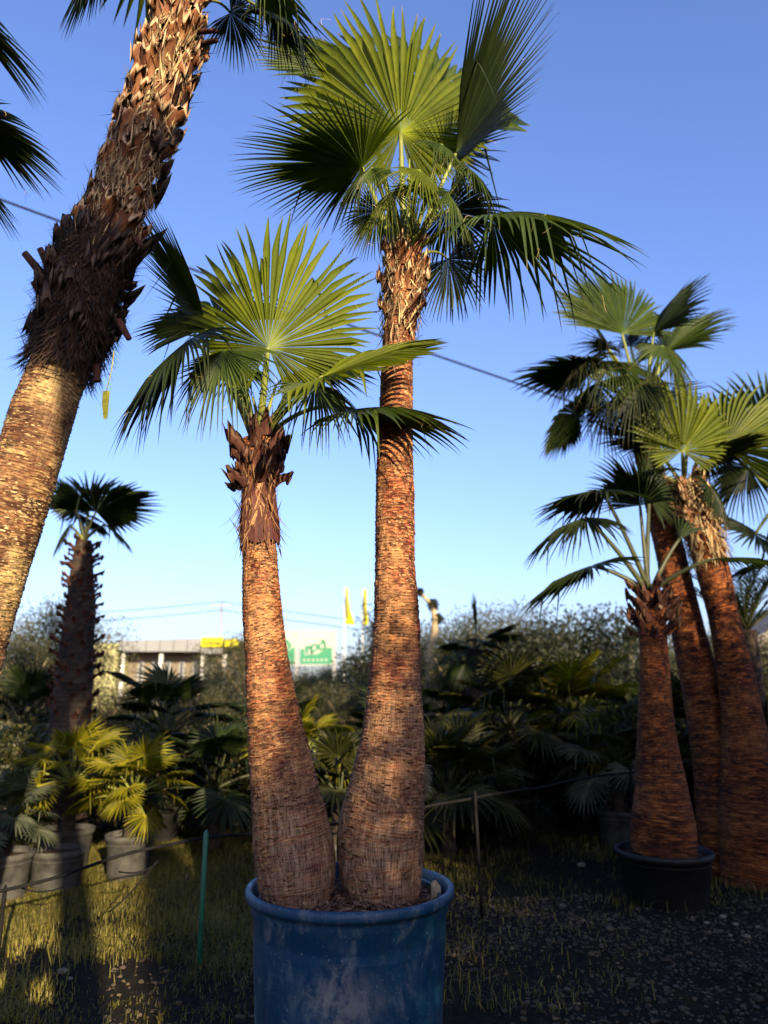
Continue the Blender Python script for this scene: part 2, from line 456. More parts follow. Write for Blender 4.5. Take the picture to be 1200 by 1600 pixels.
# ------------------------------------------------------------------ palm pieces
def trunk_mesh(name, P, R, mat, nr=96, pitch=.013, amp=.006, grey=(0.9, 0.05), crack=.004, seed=0, nl=None, greyfn=None, lump=.02):
    L = np.sum(np.linalg.norm(np.diff(np.asarray(P), axis=0), axis=1))
    nl = nl or int(L / (pitch / 5.0))
    Q, r, s = resample(P, R, nl)
    T, A, B = frames(Q)
    ph = np.arange(nr) * 2 * math.pi / nr
    C, S_ = np.cos(ph), np.sin(ph)
    r0 = .12
    tc = np.stack([np.broadcast_to(r0 * C, (nl, nr)), np.broadcast_to(r0 * S_, (nl, nr)), np.broadcast_to(s[:, None], (nl, nr))], -1)
    wob = .7 * vnoise(tc * np.array([11, 11, 3.0]), seed) + .3 * vnoise(tc * np.array([40, 40, 10.0]), seed + 1) + .8 * vnoise(tc * np.array([0, 0, 17.0]), seed + 5)
    x = tc[..., 2] / pitch + wob
    fr = x - np.floor(x)
    ringid = np.floor(x)
    saw = np.where(fr < .7, 1.0 - .35 * fr, .76 * (1 - fr) / .3)
    rag = .5 + .5 * vnoise(np.stack([tc[..., 0] * 60, tc[..., 1] * 60, ringid * 3.7], -1), seed + 2)
    keep = np.clip(.68 + .9 * vnoise(np.stack([tc[..., 0] * 28, tc[..., 1] * 28, ringid * 1.7], -1), seed + 3), 0, 1)
    if greyfn is None:
        hgt = s / s[-1]
        gr = np.interp(hgt, [0, .25, .5, 1], [grey[0], grey[0] * .75, grey[1] * 2, grey[1]])
    else:
        gr = greyfn(s / s[-1])
    gr = np.clip(gr[:, None] + .35 * vnoise(tc * np.array([9, 9, 5.0]), seed + 4), 0, 1)
    ring = saw * (.35 + .65 * rag) * (.3 + .7 * keep)
    cr = vnoise(tc * np.array([120, 120, 10.0]), seed + 6)
    crk = -np.clip(.25 - np.abs(cr), 0, .25) * 4
    fine = vnoise(tc * np.array([90, 90, 90.0]), seed + 7)
    lum = lump * (vnoise(tc * np.array([10, 10, 4.0]), seed + 8) + .6 * vnoise(tc * np.array([4, 4, 13.0]), seed + 9))
    disp = amp * (ring - .5) * (1 - .6 * gr) + crack * crk * gr + .0016 * fine
    rad = r[:, None] * (1 + lum) + disp
    V = Q[:, None] + rad[..., None] * (C[None, :, None] * A[:, None] + S_[None, :, None] * B[:, None])
    i = np.arange(nl - 1)[:, None] * nr; j = np.arange(nr)[None]; k = (j + 1) % nr
    F = np.stack([i + j, i + k, i + nr + k, i + nr + j], -1).reshape(-1, 4)
    V = V.reshape(-1, 3)
    V = np.concatenate([V, Q[-1:], Q[:1]])
    top = [[(nl - 1) * nr + q, (nl - 1) * nr + (q + 1) % nr, nl * nr] for q in range(nr)]
    bk = np.stack([gr, np.clip(ring + .35 * gr, 0, 1), fine], -1).reshape(-1, 3)
    tc = np.concatenate([tc.reshape(-1, 3), [[0, 0, s[-1]], [0, 0, 0]]])
    bk = np.concatenate([bk, [[0, .2, 0], [0, .2, 0]]])
    return make_mesh(name, V, [F, np.array(top)], mat, {'tc': tc, 'bk': bk}), (Q, r, s, A, B, T)

def flakes_mesh(name, fr, count, mat, smin=.0, smax=1.0, size=(.006, .02), out=.5, seed=0, down=0.2, bright=(0, 1), thin=False, lift=.0, side=None):
    """ragged fibre ends standing off the trunk"""
    Q, r, s, A, B, T = fr
    g = np.random.default_rng(seed)
    k = (g.uniform(smin, smax, count) * (len(Q) - 1)).astype(int)
    ph = g.uniform(0, 2 * math.pi, count)
    nrm = np.cos(ph)[:, None] * A[k] + np.sin(ph)[:, None] * B[k]
    tan = -np.sin(ph)[:, None] * A[k] + np.cos(ph)[:, None] * B[k]
    up = T[k]
    base = Q[k] + nrm * (r[k] + lift)[:, None]
    w = g.uniform(size[0], size[1], count) * (.18 if thin else 1)
    h = g.uniform(size[0], size[1], count) * (2.2 if thin else .38)
    o = g.uniform(.1, out, count)
    sk = g.normal(0, .5, count)
    d = unit(up * (1 - 2 * (g.random(count) < down))[:, None] * 1.0 + nrm * o[:, None] * 1.6 + tan * sk[:, None] * .6)
    base = base - nrm * .002
    bend = nrm * (g.normal(0, .25, count) * h)[:, None]
    p0 = base - tan * w[:, None] * .5; p1 = base + tan * w[:, None] * .5
    p2 = base + tan * (w * .45)[:, None] + d * (h * .6)[:, None] + bend * .4; p3 = base - tan * (w * .45)[:, None] + d * (h * .6)[:, None] + bend * .4
    p4 = base + tan * (w * g.uniform(-.5, .5, count))[:, None] + d * h[:, None] + bend
    V = np.stack([p0, p1, p2, p3, p4], 1).reshape(-1, 3)
    q = np.arange(count)[:, None] * 5
    F4 = q + np.array([[0, 1, 2, 3]]); F3 = q + np.array([[3, 2, 4]])
    c = g.uniform(bright[0], bright[1], count) ** 1.4
    lf = np.repeat(np.stack([c, c, c], -1), 5, 0)
    return make_mesh(name, V, [F4, F3], mat, {'lf': lf}, smooth=False)

def fan_arrays(H, D, N, L, A=2.6, nseg=54, split=.55, droop=.35, cup=.0, arch=.12, seed=0, broken=.05, width=1.0, back=.55, st=11, fold=1.15, pw=1.25, down=(0, 0, -1)):
    g = np.random.default_rng(seed)
    X = unit(D); N = np.asarray(N, float); N = unit(N - X * N.dot(X)); S = np.cross(N, X)
    G = np.asarray(down, float)
    tt = np.linspace(-1, 1, nseg)
    da = 2 * A / (nseg - 1)
    ang = tt * A + g.normal(0, da * .12, nseg)
    prof = back + (1 - back) * (.5 + .5 * np.cos(np.clip(ang, -math.pi, math.pi))) ** pw
    Li = L * prof * (1 + g.normal(0, .035, nseg))
    rs = L * split * (.55 + .45 * prof) * (1 + g.normal(0, .07, nseg))
    fuse = np.repeat(g.normal(0, .10, nseg // 3 + 2), 3)[g.integers(3):][:nseg]
    rs = np.minimum(rs * (1 + fuse), Li * .82)
    dr = droop * (1 + g.normal(0, .35, nseg)).clip(.2, 2.2)
    bro = g.random(nseg) < broken
    dr = np.where(bro, dr + g.uniform(.6, 1.3, nseg), dr)
    tw = g.normal(0, .05, nseg)
    def base_pt(r, a, tq):
        d = np.cos(a)[:, None] * X + np.sin(a)[:, None] * S + N * (cup * np.abs(np.sin(a * .5)) ** 1.3)[:, None]
        d = unit(d)
        u = r / L
        return d * r[:, None] - N * (arch * L * u ** 2 * np.abs(np.cos(a * .5)))[:, None] + G * (.08 * L * droop * u ** 2)[:, None]
    us = np.linspace(0, 1, st)
    kin = int(st * .45)
    mids, eL, eR, uu = [], [], [], []
    pos = None; dirn = None
    for q in range(st):
        if q <= kin:
            r = np.maximum(rs * (q / kin), .004 * L)
            m = base_pt(r, ang, tt)
            a0, a1 = base_pt(r, ang - da * .5 * width, tt), base_pt(r, ang + da * .5 * width, tt)
            hw = r * math.tan(min(da * .5, .6))
            m = m - N * (hw * fold)[:, None]
            a0 = a0 + N * (hw * fold * .6)[:, None]; a1 = a1 + N * (hw * fold * .6)[:, None]
            if q == kin - 1: prev = m.copy()
            if q == kin:
                pos = m.copy(); dirn = unit(m - prev)
                cw = unit(a1 - a0); w0 = np.linalg.norm(a1 - a0, axis=1) * .5
                lift = (a0 + a1) * .5 - m
        else:
            v = (q - kin) / (st - 1 - kin)
            b = (dr * v ** 1.4 * .55)[:, None]
            dd = unit(dirn + G * b * 1.6 + cw * (tw * v)[:, None])
            dd = np.where(bro[:, None] & (v > .25), unit(dd * .5 + G * 1.1), dd)
            pos = pos + dd * ((Li - rs) / (st - 1 - kin))[:, None]
            m = pos
            w = (w0 * (1 - v) ** .75 * (1 - .15 * v))[:, None]
            lf = lift * (1 - v)
            a0, a1 = m + lf - cw * w, m + lf + cw * w
        mids.append(m); eL.append(a0); eR.append(a1)
        uu.append(np.linalg.norm(m, axis=1) / (Li + 1e-6))
    V = np.stack([np.stack(eL), np.stack(mids), np.stack(eR)], 2)     # st, nseg, 3, xyz
    V = V.transpose(1, 0, 2, 3).reshape(-1, 3) + np.asarray(H, float)
    base = (np.arange(nseg)[:, None] * st + np.arange(st - 1)[None])[..., None] * 3
    F = np.concatenate([(base + np.array([0, 1, 4, 3])).reshape(-1, 4), (base + np.array([1, 2, 5, 4])).reshape(-1, 4)])
    sr = g.random(nseg)
    tipb = (g.random(nseg) < .6) * g.uniform(.3, 1, nseg)
    cum = np.broadcast_to(us[None, :, None], (nseg, st, 3))
    lfa = np.stack([np.broadcast_to(sr[:, None, None], (nseg, st, 3)), cum, np.broadcast_to(tipb[:, None, None], (nseg, st, 3))], -1).reshape(-1, 3)
    return V, F, lfa
def thread_arrays(V, nseg, st, g, count, L):
    """curly pale threads hanging from the segment edges"""
    vs, fs, n = [], [], 0
    W = V.reshape(nseg, st, 3, 3)
    for _ in range(count):
        a, b = g.integers(nseg), g.integers(st // 2, st - 1)
        p = W[a, b, 0]; d = unit(g.normal(0, 1, 3) + np.array([0, 0, -1.2]))
        pts = [p]; 
        for q in range(5):
            d = unit(d + g.normal(0, .45, 3) + np.array([0, 0, -.25])); pts.append(pts[-1] + d * L * g.uniform(.02, .05))
        pts = np.array(pts); o = unit(g.normal(0, 1, 3)) * .0008
        vs.append(np.concatenate([pts - o, pts + o])); k = np.arange(5)
        fs.append(np.stack([k, k + 1, k + 7, k + 6], 1) + n); n += 12
    return np.concatenate(vs), np.concatenate(fs)

def bezier(p0, p1, p2, n):
    u = np.linspace(0, 1, n)[:, None]
    return (1 - u) ** 2 * p0 + 2 * u * (1 - u) * p1 + u * u * p2
def petiole_arrays(b, h, up=.25, r0=.018, r1=.008, n=12, thorns=0, seed=0, bend=None):
    b, h = np.asarray(b, float), np.asarray(h, float)
    L = np.linalg.norm(h - b)
    mid = (b + h) * .5 + np.array([0, 0, up * L])
    if bend is not None: mid = np.asarray(bend)
    P = bezier(b, mid, h, n)
    R = np.linspace(r0, r1, n)
    m = MB(); m.tube(P, R, 8, .6)
    if thorns:
        g = np.random.default_rng(seed); T, A, B = frames(P)
        for q in range(thorns):
            u = g.uniform(.05, .8) * (n - 1); k = int(u); f = u - k
            p = P[k] * (1 - f) + P[k + 1] * f; sgn = g.choice([-1, 1])
            s = A[k] * sgn
            rr = R[k] * .95; l = g.uniform(.006, .012)
            p0 = p + s * rr
            m.add(np.stack([p0 - T[k] * .004 - s * .003, p0 + T[k] * .004 - s * .003, p0 + s * l + T[k] * g.uniform(-.006, .006), p0 + B[k] * .003 - s * .003]), None, [[0, 1, 2], [1, 3, 2], [3, 0, 2]])
    return m
class Palm:
    def __init__(s, label, base, group=None, cat='palm tree', name='fan_palm'):
        s.root = empty(name, tuple(base)); tag(s.root, label, cat, group); s.k = 0
    def frond(s, B, H, T, N, A=2.6, mat='leaf', pm='petiole', seed=None, threads=0, r0=.018, r1=.009, up=.12, bend=None, thorns=0, **kw):
        s.k += 1; seed = seed if seed is not None else s.k * 13 + 5
        D = np.asarray(T) - np.asarray(H); L = np.linalg.norm(D)
        st = kw.get('st', 11); nseg = kw.get('nseg', 54)
        V, F, lf = fan_arrays(H, D, N, L, A, seed=seed, **kw)
        Fs = [F]
        o = part('frond', make_mesh('frond', V, Fs, M[mat], {'lf': lf}), s.root)
        pm_ = petiole_arrays(B, H, up, r0, r1, 12, thorns, seed, bend)
        subpart('leaf_stalk', pm_.mesh('leaf_stalk', M[pm]), o)
        if threads:
            tv, tf = thread_arrays(V, nseg, st, np.random.default_rng(seed), max(3, threads // 2), L * .6)
            q = subpart('leaf_threads', make_mesh('leaf_threads', tv, [tf], M['fibre_pale'], {'lf': np.full((len(tv), 3), .75)}), o)
            tag(q, kind='stuff')
        return o
def boot_mesh(name, mat, w=.07, h=.11, curl=.5, seed=0, split=.3):
    """clasping old leaf base: curved tapering scale with a torn forked end, 2 sided with thickness"""
    g = np.random.default_rng(seed)
    nu, nv = 7, 7
    V = []
    lf = []
    for side in (0, 1):
        for a in range(nv):
            v = a / (nv - 1)
            for b in range(nu):
                u = b / (nu - 1) * 2 - 1
                ww = w * (1 - .45 * v ** 1.3) * (1 + .06 * g.normal())
                top = h * (1 - split * (1 - abs(u)) ** 1.5 * v + .20 * g.normal() * v)
                x = u * ww * .5
                out = .004 + curl * h * v ** 1.8 - .35 * w * u * u * (1 - .4 * v)
                th = .010 * (1 - .7 * v) * (1 - abs(u) * .6)
                V.append([x, -out - (th if side == 0 else -th * .3), v * top]); lf.append([v, u, max(v, abs(u) * .97 * (v > .35)) if side == 0 else v * .9])
    F = []
    o = nu * nv
    for a in range(nv - 1):
        for b in range(nu - 1):
            F.append([a * nu + b, a * nu + b + 1, (a + 1) * nu + b + 1, (a + 1) * nu + b])
            F.append([o + a * nu + b, o + (a + 1) * nu + b, o + (a + 1) * nu + b + 1, o + a * nu + b + 1])
    for b in range(nu - 1):
        a = (nv - 1) * nu + b; F.append([a, a + 1, o + a + 1, o + a])
    for a in range(nv - 1):
        F.append([a * nu, (a + 1) * nu, o + (a + 1) * nu, o + a * nu]); e = a * nu + nu - 1; F.append([e, o + e, o + e + nu, e + nu])
    return make_mesh(name, np.array(V), [np.array(F)], mat, {'lf': np.array(lf)})
def put_boots(palm, fr, meshes, s0, s1, rows, per, scale=(1, 1), tilt=(.0, .3), lift=0.0, seed=0, jitter=.3):
    Q, r, s, A, B, T = fr
    g = np.random.default_rng(seed); n = 0
    org = Vector(palm.root.location)
    for a in range(rows):
        f = s0 + (s1 - s0) * (a + .5) / rows
        for b in range(per):
            ff = np.clip(f + g.normal(0, jitter) * (s1 - s0) / rows, 0, 1)
            k = int(ff * (len(Q) - 1))
            ph = 2 * math.pi * (b / per + a * .382) + g.normal(0, .12)
            nrm = math.cos(ph) * A[k] + math.sin(ph) * B[k]
            t_ = T[k]; y = -nrm; x = np.cross(y, t_)
            tl = g.uniform(*tilt); sc = g.uniform(*scale)
            # tilt outward about x
            y2 = y * math.cos(tl) + t_ * math.sin(tl); z2 = np.cross(x, y2)
            m = Matrix(((x[0], y2[0], z2[0]), (x[1], y2[1], z2[1]), (x[2], y2[2], z2[2]))).to_4x4()
            m = Matrix.Translation(Vector(Q[k] + nrm * (r[k] + lift)) - org) @ m @ Matrix.Rotation(g.normal(0, .12), 4, 'Y') @ Matrix.Diagonal((sc, sc, sc * g.uniform(.8, 1.25), 1))
            o = bpy.data.objects.new('leaf_base', meshes[g.integers(len(meshes))]); col.objects.link(o)
            o.parent = palm.root; o.matrix_local = m; n += 1
    return n

def px_path(rows, Y, basez=None):
    """rows (py, cx, width px) -> centre points and radii at ground distance Y"""
    P, R = [], []
    for py, cx, w in rows:
        y = Y(py) if callable(Y) else Y
        p = at(cx, py, y); P.append(p); R.append(w * .5 / FPX * depth(p))
    P, R = np.array(P), np.array(R)
    o = np.argsort(P[:, 2]); return P[o], R[o]

# ================================================================== the blue planter and its two palms
YP = 3.55
rim_c = at(547, 1390, YP); rim_r = 161.5 / FPX * depth(rim_c)
PZ = rim_c[2]; PX = rim_c[0]
gz0 = float(ground_z(PX, YP))
root = empty('planter', (PX, YP, 0)); tag(root, 'scuffed round blue plastic planter holding two tall palms', 'planter')
k = rim_r / .454
prof = [(.30, .0), (.372, .0), (.378, .012), (.395, .25), (.412, .52), (.420, .66), (.428, .672), (.431, .70), (.434, PZ - .045), (.452, PZ - .042), (.456, PZ - .030), (.456, PZ - .010), (.450, PZ - .002), (.440, PZ), (.430, PZ - .004), (.424, PZ - .016), (.421, PZ - .06), (.415, PZ - .2)]
prof = [(a * k, b) for a, b in prof]
# finer rows so the wall can carry dents
pp = np.array(prof); dd = np.concatenate([[0], np.cumsum(np.linalg.norm(np.diff(pp, axis=0), axis=1))])
V, F = lathe(prof, 96, .006, 3)
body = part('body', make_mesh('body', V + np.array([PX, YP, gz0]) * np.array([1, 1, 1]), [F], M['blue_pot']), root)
# soil mound
nr_, nph = 26, 72
rr = np.linspace(0, .417 * k, nr_); ph = np.arange(nph) * 2 * math.pi / nph
SX, SY = PX + rr[:, None] * np.cos(ph), YP + rr[:, None] * np.sin(ph)
SZ = PZ - .050 + .025 * (1 - (rr[:, None] / .42) ** 2) + .010 * vnoise(np.stack([SX * 14, SY * 14, SX * 0], -1), 2) + .006 * vnoise(np.stack([SX * 50, SY * 50, SX * 0], -1), 4)
V = np.stack([SX, SY, SZ], -1).reshape(-1, 3)
i = np.arange(nr_ - 1)[:, None] * nph; j = np.arange(nph)[None]; kk = (j + 1) % nph
F = np.stack([i + j, i + nph + j, i + nph + kk, i + kk], -1).reshape(-1, 4)
part('soil', make_mesh('soil', V, [F], M['soil']), root)
def soil_z(x, y):
    q = np.hypot(x - PX, y - YP); return PZ - .050 + .025 * (1 - (q / .42) ** 2)
def chips(name, cx, cy, zf, count, rmax, mat, size=(.006, .03), seed=1, ragged=.35):
    g = np.random.default_rng(seed)
    q = rmax * np.sqrt(g.random(count)); a = g.uniform(0, 6.283, count)
    c = np.stack([cx + q * np.cos(a), cy + q * np.sin(a), np.zeros(count)], -1); c[:, 2] = zf(c[:, 0], c[:, 1]) + g.uniform(.0, .014, count)
    b = g.uniform(0, 6.283, count); l = g.uniform(*size, count); w = l * g.uniform(.08, .5, count)
    d = np.stack([np.cos(b), np.sin(b), g.normal(0, ragged, count)], -1); e = np.stack([-np.sin(b), np.cos(b), g.normal(0, .4, count)], -1)
    up = np.array([0, 0, .003])
    V = np.stack([c - d * l[:, None], c + e * w[:, None], c + d * l[:, None], c - e * w[:, None], c + up + d * (l * .2)[:, None]], 1).reshape(-1, 3)
    f = np.arange(count)[:, None] * 5
    F = np.concatenate([f + np.array([[0, 3, 4]]), f + np.array([[3, 2, 4]]), f + np.array([[2, 1, 4]]), f + np.array([[1, 0, 4]])])
    col_ = g.random(count) ** 1.6; lf = np.repeat(np.stack([col_] * 3, -1), 5, 0)
    return make_mesh(name, V, [F], mat, {'lf': lf}, smooth=False)
m_ = part('mulch', chips('mulch', PX, YP, soil_z, 3800, .405 * k, M['mulch'], (.005, .026)), root); tag(m_, 'brown bark and root litter', kind='stuff')

TALL = [(405, 633, 54), (430, 631, 62), (460, 629, 58), (500, 626, 50), (560, 620, 49), (640, 619, 52), (700, 617, 56), (800, 617, 61), (880, 617, 63), (960, 620, 71), (1040, 618, 79), (1100, 616, 89), (1160, 613, 101), (1220, 606, 117), (1260, 600, 127), (1300, 594, 137), (1340, 594, 136), (1375, 596, 126), (1400, 597, 116), (1425, 598, 108)]
SHORT = [(688, 404, 54), (720, 404, 52), (760, 404, 45), (790, 404, 49), (820, 404, 52), (850, 405, 52), (900, 407, 56), (960, 410, 61), (1020, 416, 65), (1060, 420, 72), (1120, 428, 82), (1180, 436, 96), (1240, 446, 107), (1300, 455, 121), (1340, 461, 125), (1370, 463, 122), (1400, 465, 110), (1425, 466, 100)]
gfn = lambda h: np.interp(h, [0, .12, .3, .45, 1], [1.0, .85, .35, .08, .0])
def stub_at(palm, c, nrm, up, mat, fib, seed, n=60, l=.05, w=.05):
    """broken side stub with frayed ends"""
    m = MB(); g = np.random.default_rng(seed); side = np.cross(nrm, up)
    for q in range(n):
        a = g.normal(0, .35); b0 = c + side * g.uniform(-w, w) * .6 + up * g.uniform(.0, w * 1.6)
        e = b0 + nrm * l * g.uniform(.5, 1.2) - up * g.uniform(.0, 1) * l * .8 + side * g.normal(0, .012)
        o = side * g.uniform(.002, .006)
        m.add([b0 - o, b0 + o, e + o * .3, e - o * .3], [[0, 1, 2, 3]])
    Vn = sum(len(v) for v in m.V)
    lf = np.repeat(np.random.default_rng(seed).random((Vn // 4, 1)), 4, 0) * np.ones((1, 3))
    o = part('bark_stub', m.mesh('bark_stub', M[fib], False, {'lf': lf}), palm.root); tag(o, kind='stuff')

# ---- tall palm
P, R = px_path(TALL, YP + .02)
tall = Palm('tall trunked palm with glowing fan leaves, taller of the two in the blue planter', (P[0][0], P[0][1], P[0][2]), name='fan_palm')
me, fr = trunk_mesh('trunk', P, R, M['bark'], 112, .0145, .0095, greyfn=gfn, crack=.006, seed=11, lump=.022)
part('trunk', me, tall.root)
q = part('bark_fibre', flakes_mesh('bark_fibre', fr, 9000, M['fibre'], .03, .9, (.008, .032), .3, 2, .25), tall.root); tag(q, kind='stuff')
q = part('crown_fibre', flakes_mesh('crown_fibre', fr, 520, M['fibre_pale'], .85, 1.0, (.02, .05), .25, 3, .6, thin=True, lift=.012), tall.root); tag(q, kind='stuff')
boots = [boot_mesh('leaf_base', M['boot'], .085, .12, .35, s_, .35) for s_ in (1, 2, 3)]
bootsd = [boot_mesh('leaf_base', M['boot_dark'], .10, .15, .4, s_, .4) for s_ in (4, 5, 6)]
put_boots(tall, fr, boots, .89, 1.0, 4, 7, (.75, 1.0), (-.05, .22), .0, 5)
stub_at(tall, at(652, 1236, YP + .02), np.array([.92, -.38, 0]), np.array([0, 0, 1.0]), M['bark'], 'fibre_pale', 4, 420, .055, .075)

crown = at(633, 405, YP + .02)
def A_(px, py, dy=0): return at(px, py, YP + dy)
def cb(g, sx=0, dz=0): return crown + np.array([sx, g, dz])
tall.frond(cb(-.03, -.005), A_(626, 207, -.10), A_(600, -32, .02), (.12, -1, .35), A=2.75, mat='leaf_bright', nseg=84, split=.54, droop=.13, arch=.05, cup=-.75, broken=.04, back=.27, pw=2.3, threads=30, r0=.020, r1=.011, up=.0, seed=31, thorns=30)
tall.frond(cb(.0, -.04), A_(566, 262, -.05), A_(352, 215, -.25), (.28, -.02, .95), A=1.75, nseg=64, back=.78, split=.42, droop=.22, arch=.10, cup=.05, broken=.04, threads=12, seed=32, up=.05)
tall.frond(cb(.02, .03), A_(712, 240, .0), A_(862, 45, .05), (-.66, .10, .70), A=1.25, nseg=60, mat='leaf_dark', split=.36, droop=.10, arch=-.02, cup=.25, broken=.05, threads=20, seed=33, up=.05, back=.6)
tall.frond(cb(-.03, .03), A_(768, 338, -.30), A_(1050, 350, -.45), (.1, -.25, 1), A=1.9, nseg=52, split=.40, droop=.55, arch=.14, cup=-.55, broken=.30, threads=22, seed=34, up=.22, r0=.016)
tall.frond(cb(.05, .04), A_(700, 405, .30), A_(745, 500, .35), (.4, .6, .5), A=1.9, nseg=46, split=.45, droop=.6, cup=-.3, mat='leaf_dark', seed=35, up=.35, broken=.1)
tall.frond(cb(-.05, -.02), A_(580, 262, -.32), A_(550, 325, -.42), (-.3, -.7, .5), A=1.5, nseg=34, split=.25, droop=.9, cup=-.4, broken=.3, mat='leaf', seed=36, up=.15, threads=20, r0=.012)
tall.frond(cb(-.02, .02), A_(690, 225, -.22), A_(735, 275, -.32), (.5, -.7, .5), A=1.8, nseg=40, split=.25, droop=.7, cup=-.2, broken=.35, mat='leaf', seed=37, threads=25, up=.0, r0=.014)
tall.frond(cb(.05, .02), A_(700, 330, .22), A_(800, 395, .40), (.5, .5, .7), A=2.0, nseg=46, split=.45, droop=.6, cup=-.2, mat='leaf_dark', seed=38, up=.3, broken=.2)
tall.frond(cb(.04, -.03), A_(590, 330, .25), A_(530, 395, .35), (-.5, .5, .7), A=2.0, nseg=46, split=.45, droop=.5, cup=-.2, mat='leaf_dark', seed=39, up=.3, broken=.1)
tall.frond(cb(.02, .01), A_(660, 205, .12), A_(690, 40, .35), (.3, -.8, .3), A=.9, nseg=26, split=.7, droop=.1, seed=40, up=.0, mat='leaf')
tall.frond(cb(-.01, .02), A_(650, 300, -.15), A_(700, 260, -.42), (.3, -.5, .8), A=1.9, nseg=40, split=.35, droop=.9, cup=-.3, broken=.4, seed=41, up=.1, threads=20, r0=.012)
tall.frond(cb(.03, -.01), A_(560, 130, .15), A_(470, 20, .25), (.3, -.8, .5), A=1.4, nseg=40, split=.55, droop=.2, seed=42, mat='leaf', up=.1)
for q, (a, b_, a2, b2, dy) in enumerate(((700, 300, 745, 395, -.25), (610, 300, 575, 375, -.22), (735, 265, 800, 320, -.1), (655, 265, 690, 330, -.35))):
    tall.frond(cb(-.02, .01), A_(a, b_, dy), A_(a2, b2, dy - .12), (a2 - 640, -90, 90), A=1.7, nseg=36, split=.26, droop=.95, cup=-.35, broken=.4, mat=('leaf', 'leaf_bright')[q % 2], seed=240 + q, threads=14, up=.12, r0=.012)
# upright spear leaves and cut stalks
for q, (a, b_, c_) in enumerate(((648, 180, .05), (640, 240, -.02), (655, 310, .03))):
    mb = petiole_arrays(cb(.0, .01 * q), A_(a, b_, c_), .0, .016, .004, 12, 12, q)
    part('leaf_spear', mb.mesh('leaf_spear', M['petiole']), tall.root)

q = part('frayed_fibre', flakes_mesh('frayed_fibre', fr, 1800, M['fibre_pale'], .05, .88, (.005, .012), .9, 9, .4, thin=True), tall.root); tag(q, kind='stuff')
# ---- short palm
YS = YP - .05
P, R = px_path(SHORT, YS)
short = Palm('shorter palm with purple-brown sheathed neck beside the taller one in the blue planter', (P[0][0], P[0][1], P[0][2]), name='fan_palm')
me, fr = trunk_mesh('trunk', P, R, M['bark'], 104, .0145, .0095, greyfn=gfn, crack=.006, seed=23, lump=.022)
part('trunk', me, short.root)
q = part('bark_fibre', flakes_mesh('bark_fibre', fr, 7500, M['fibre'], .03, .75, (.008, .032), .3, 12, .25), short.root); tag(q, kind='stuff')
q = part('frayed_fibre', flakes_mesh('frayed_fibre', fr, 1500, M['fibre_pale'], .05, .75, (.005, .012), .9, 10, .4, thin=True), short.root); tag(q, kind='stuff')
# sheath wrapping the neck
SH = [(848, 405, 63), (835, 405, 62), (815, 404, 60), (795, 403, 55), (775, 404, 48), (755, 405, 46), (740, 405, 52), (728, 405, 60)]
Ps, Rs = px_path(SH, YS)
Qs, rs_, ss = resample(Ps, Rs, 60); Ts, As, Bs = frames(Qs)
ph = np.arange(64) * 2 * math.pi / 64
tcs = np.stack([np.broadcast_to(np.cos(ph), (60, 64)), np.broadcast_to(np.sin(ph), (60, 64)), np.broadcast_to(ss[:, None] * 6, (60, 64))], -1)
fold = .010 * vnoise(tcs * np.array([4, 4, 1.2]), 3) + .005 * vnoise(tcs * np.array([14, 14, 1.5]), 4)
rad = rs_[:, None] + fold
edge = .02 * vnoise(tcs * np.array([3, 3, 0]), 9)
V = Qs[:, None] + rad[..., None] * (np.cos(ph)[None, :, None] * As[:, None] + np.sin(ph)[None, :, None] * Bs[:, None])
V[0, :, 2] += edge[0]; V[1, :, 2] += edge[0] * .6
i = np.arange(59)[:, None] * 64; j = np.arange(64)[None]; kk = (j + 1) % 64
F = np.stack([i + j, i + kk, i + 64 + kk, i + 64 + j], -1).reshape(-1, 4)
lf = np.stack([np.zeros((60, 64)), np.zeros((60, 64)), np.zeros((60, 64))], -1).reshape(-1, 3)
o = part('sheath', make_mesh('sheath', V.reshape(-1, 3), [F], M['sheath'], {'lf': lf}), short.root); tag(o, 'purple-brown papery leaf sheath')
q = part('crown_fibre', flakes_mesh('crown_fibre', (Qs, rs_, ss, As, Bs, Ts), 420, M['fibre'], .0, 1.0, (.02, .06), .12, 13, .8, thin=True, lift=.003, bright=(0, .8)), short.root); tag(q, kind='stuff')
put_boots(short, fr, bootsd, .895, .995, 4, 7, (.6, .85), (-.1, .35), .004, 15)
put_boots(short, fr, bootsd, .885, .90, 1, 5, (.7, .9), (.5, .9), .01, 16)
for (a, b_, l_, sgn) in ((372, 738, .065, -1), (368, 748, .05, -1), (433, 735, .055, 1), (430, 722, .05, 1)):
    c0 = at(a + (12 if sgn < 0 else -12), b_ + 14, YS - .02)
    mb = petiole_arrays(c0, c0 + np.array([sgn * l_, -.02, l_ * .75]), .0, .016, .009, 5)
    part('cut_stalk', mb.mesh('cut_stalk', M['boot_dark'], True, {'lf': np.zeros((mb.n, 3))}), short.root)
crown = at(405, 684, YS)
def S_(px, py, dy=0): return at(px, py, YS + dy)
short.frond(cb(-.03, .005), S_(419, 543, -.18), S_(446, 316, -.05), (.05, -1, .30), A=2.6, mat='leaf_bright', nseg=80, split=.54, droop=.13, cup=-.7, arch=.04, broken=.04, back=.30, pw=2.2, threads=25, r0=.021, r1=.012, up=.0, seed=51, thorns=36)
short.frond(cb(-.02, .03), S_(505, 588, -.30), S_(694, 520, -.55), (-.15, -.55, .8), A=1.55, mat='leaf_bright', nseg=46, split=.6, droop=.12, cup=.1, arch=.04, broken=.06, threads=16, seed=52, up=.1, r0=.014, back=.6)
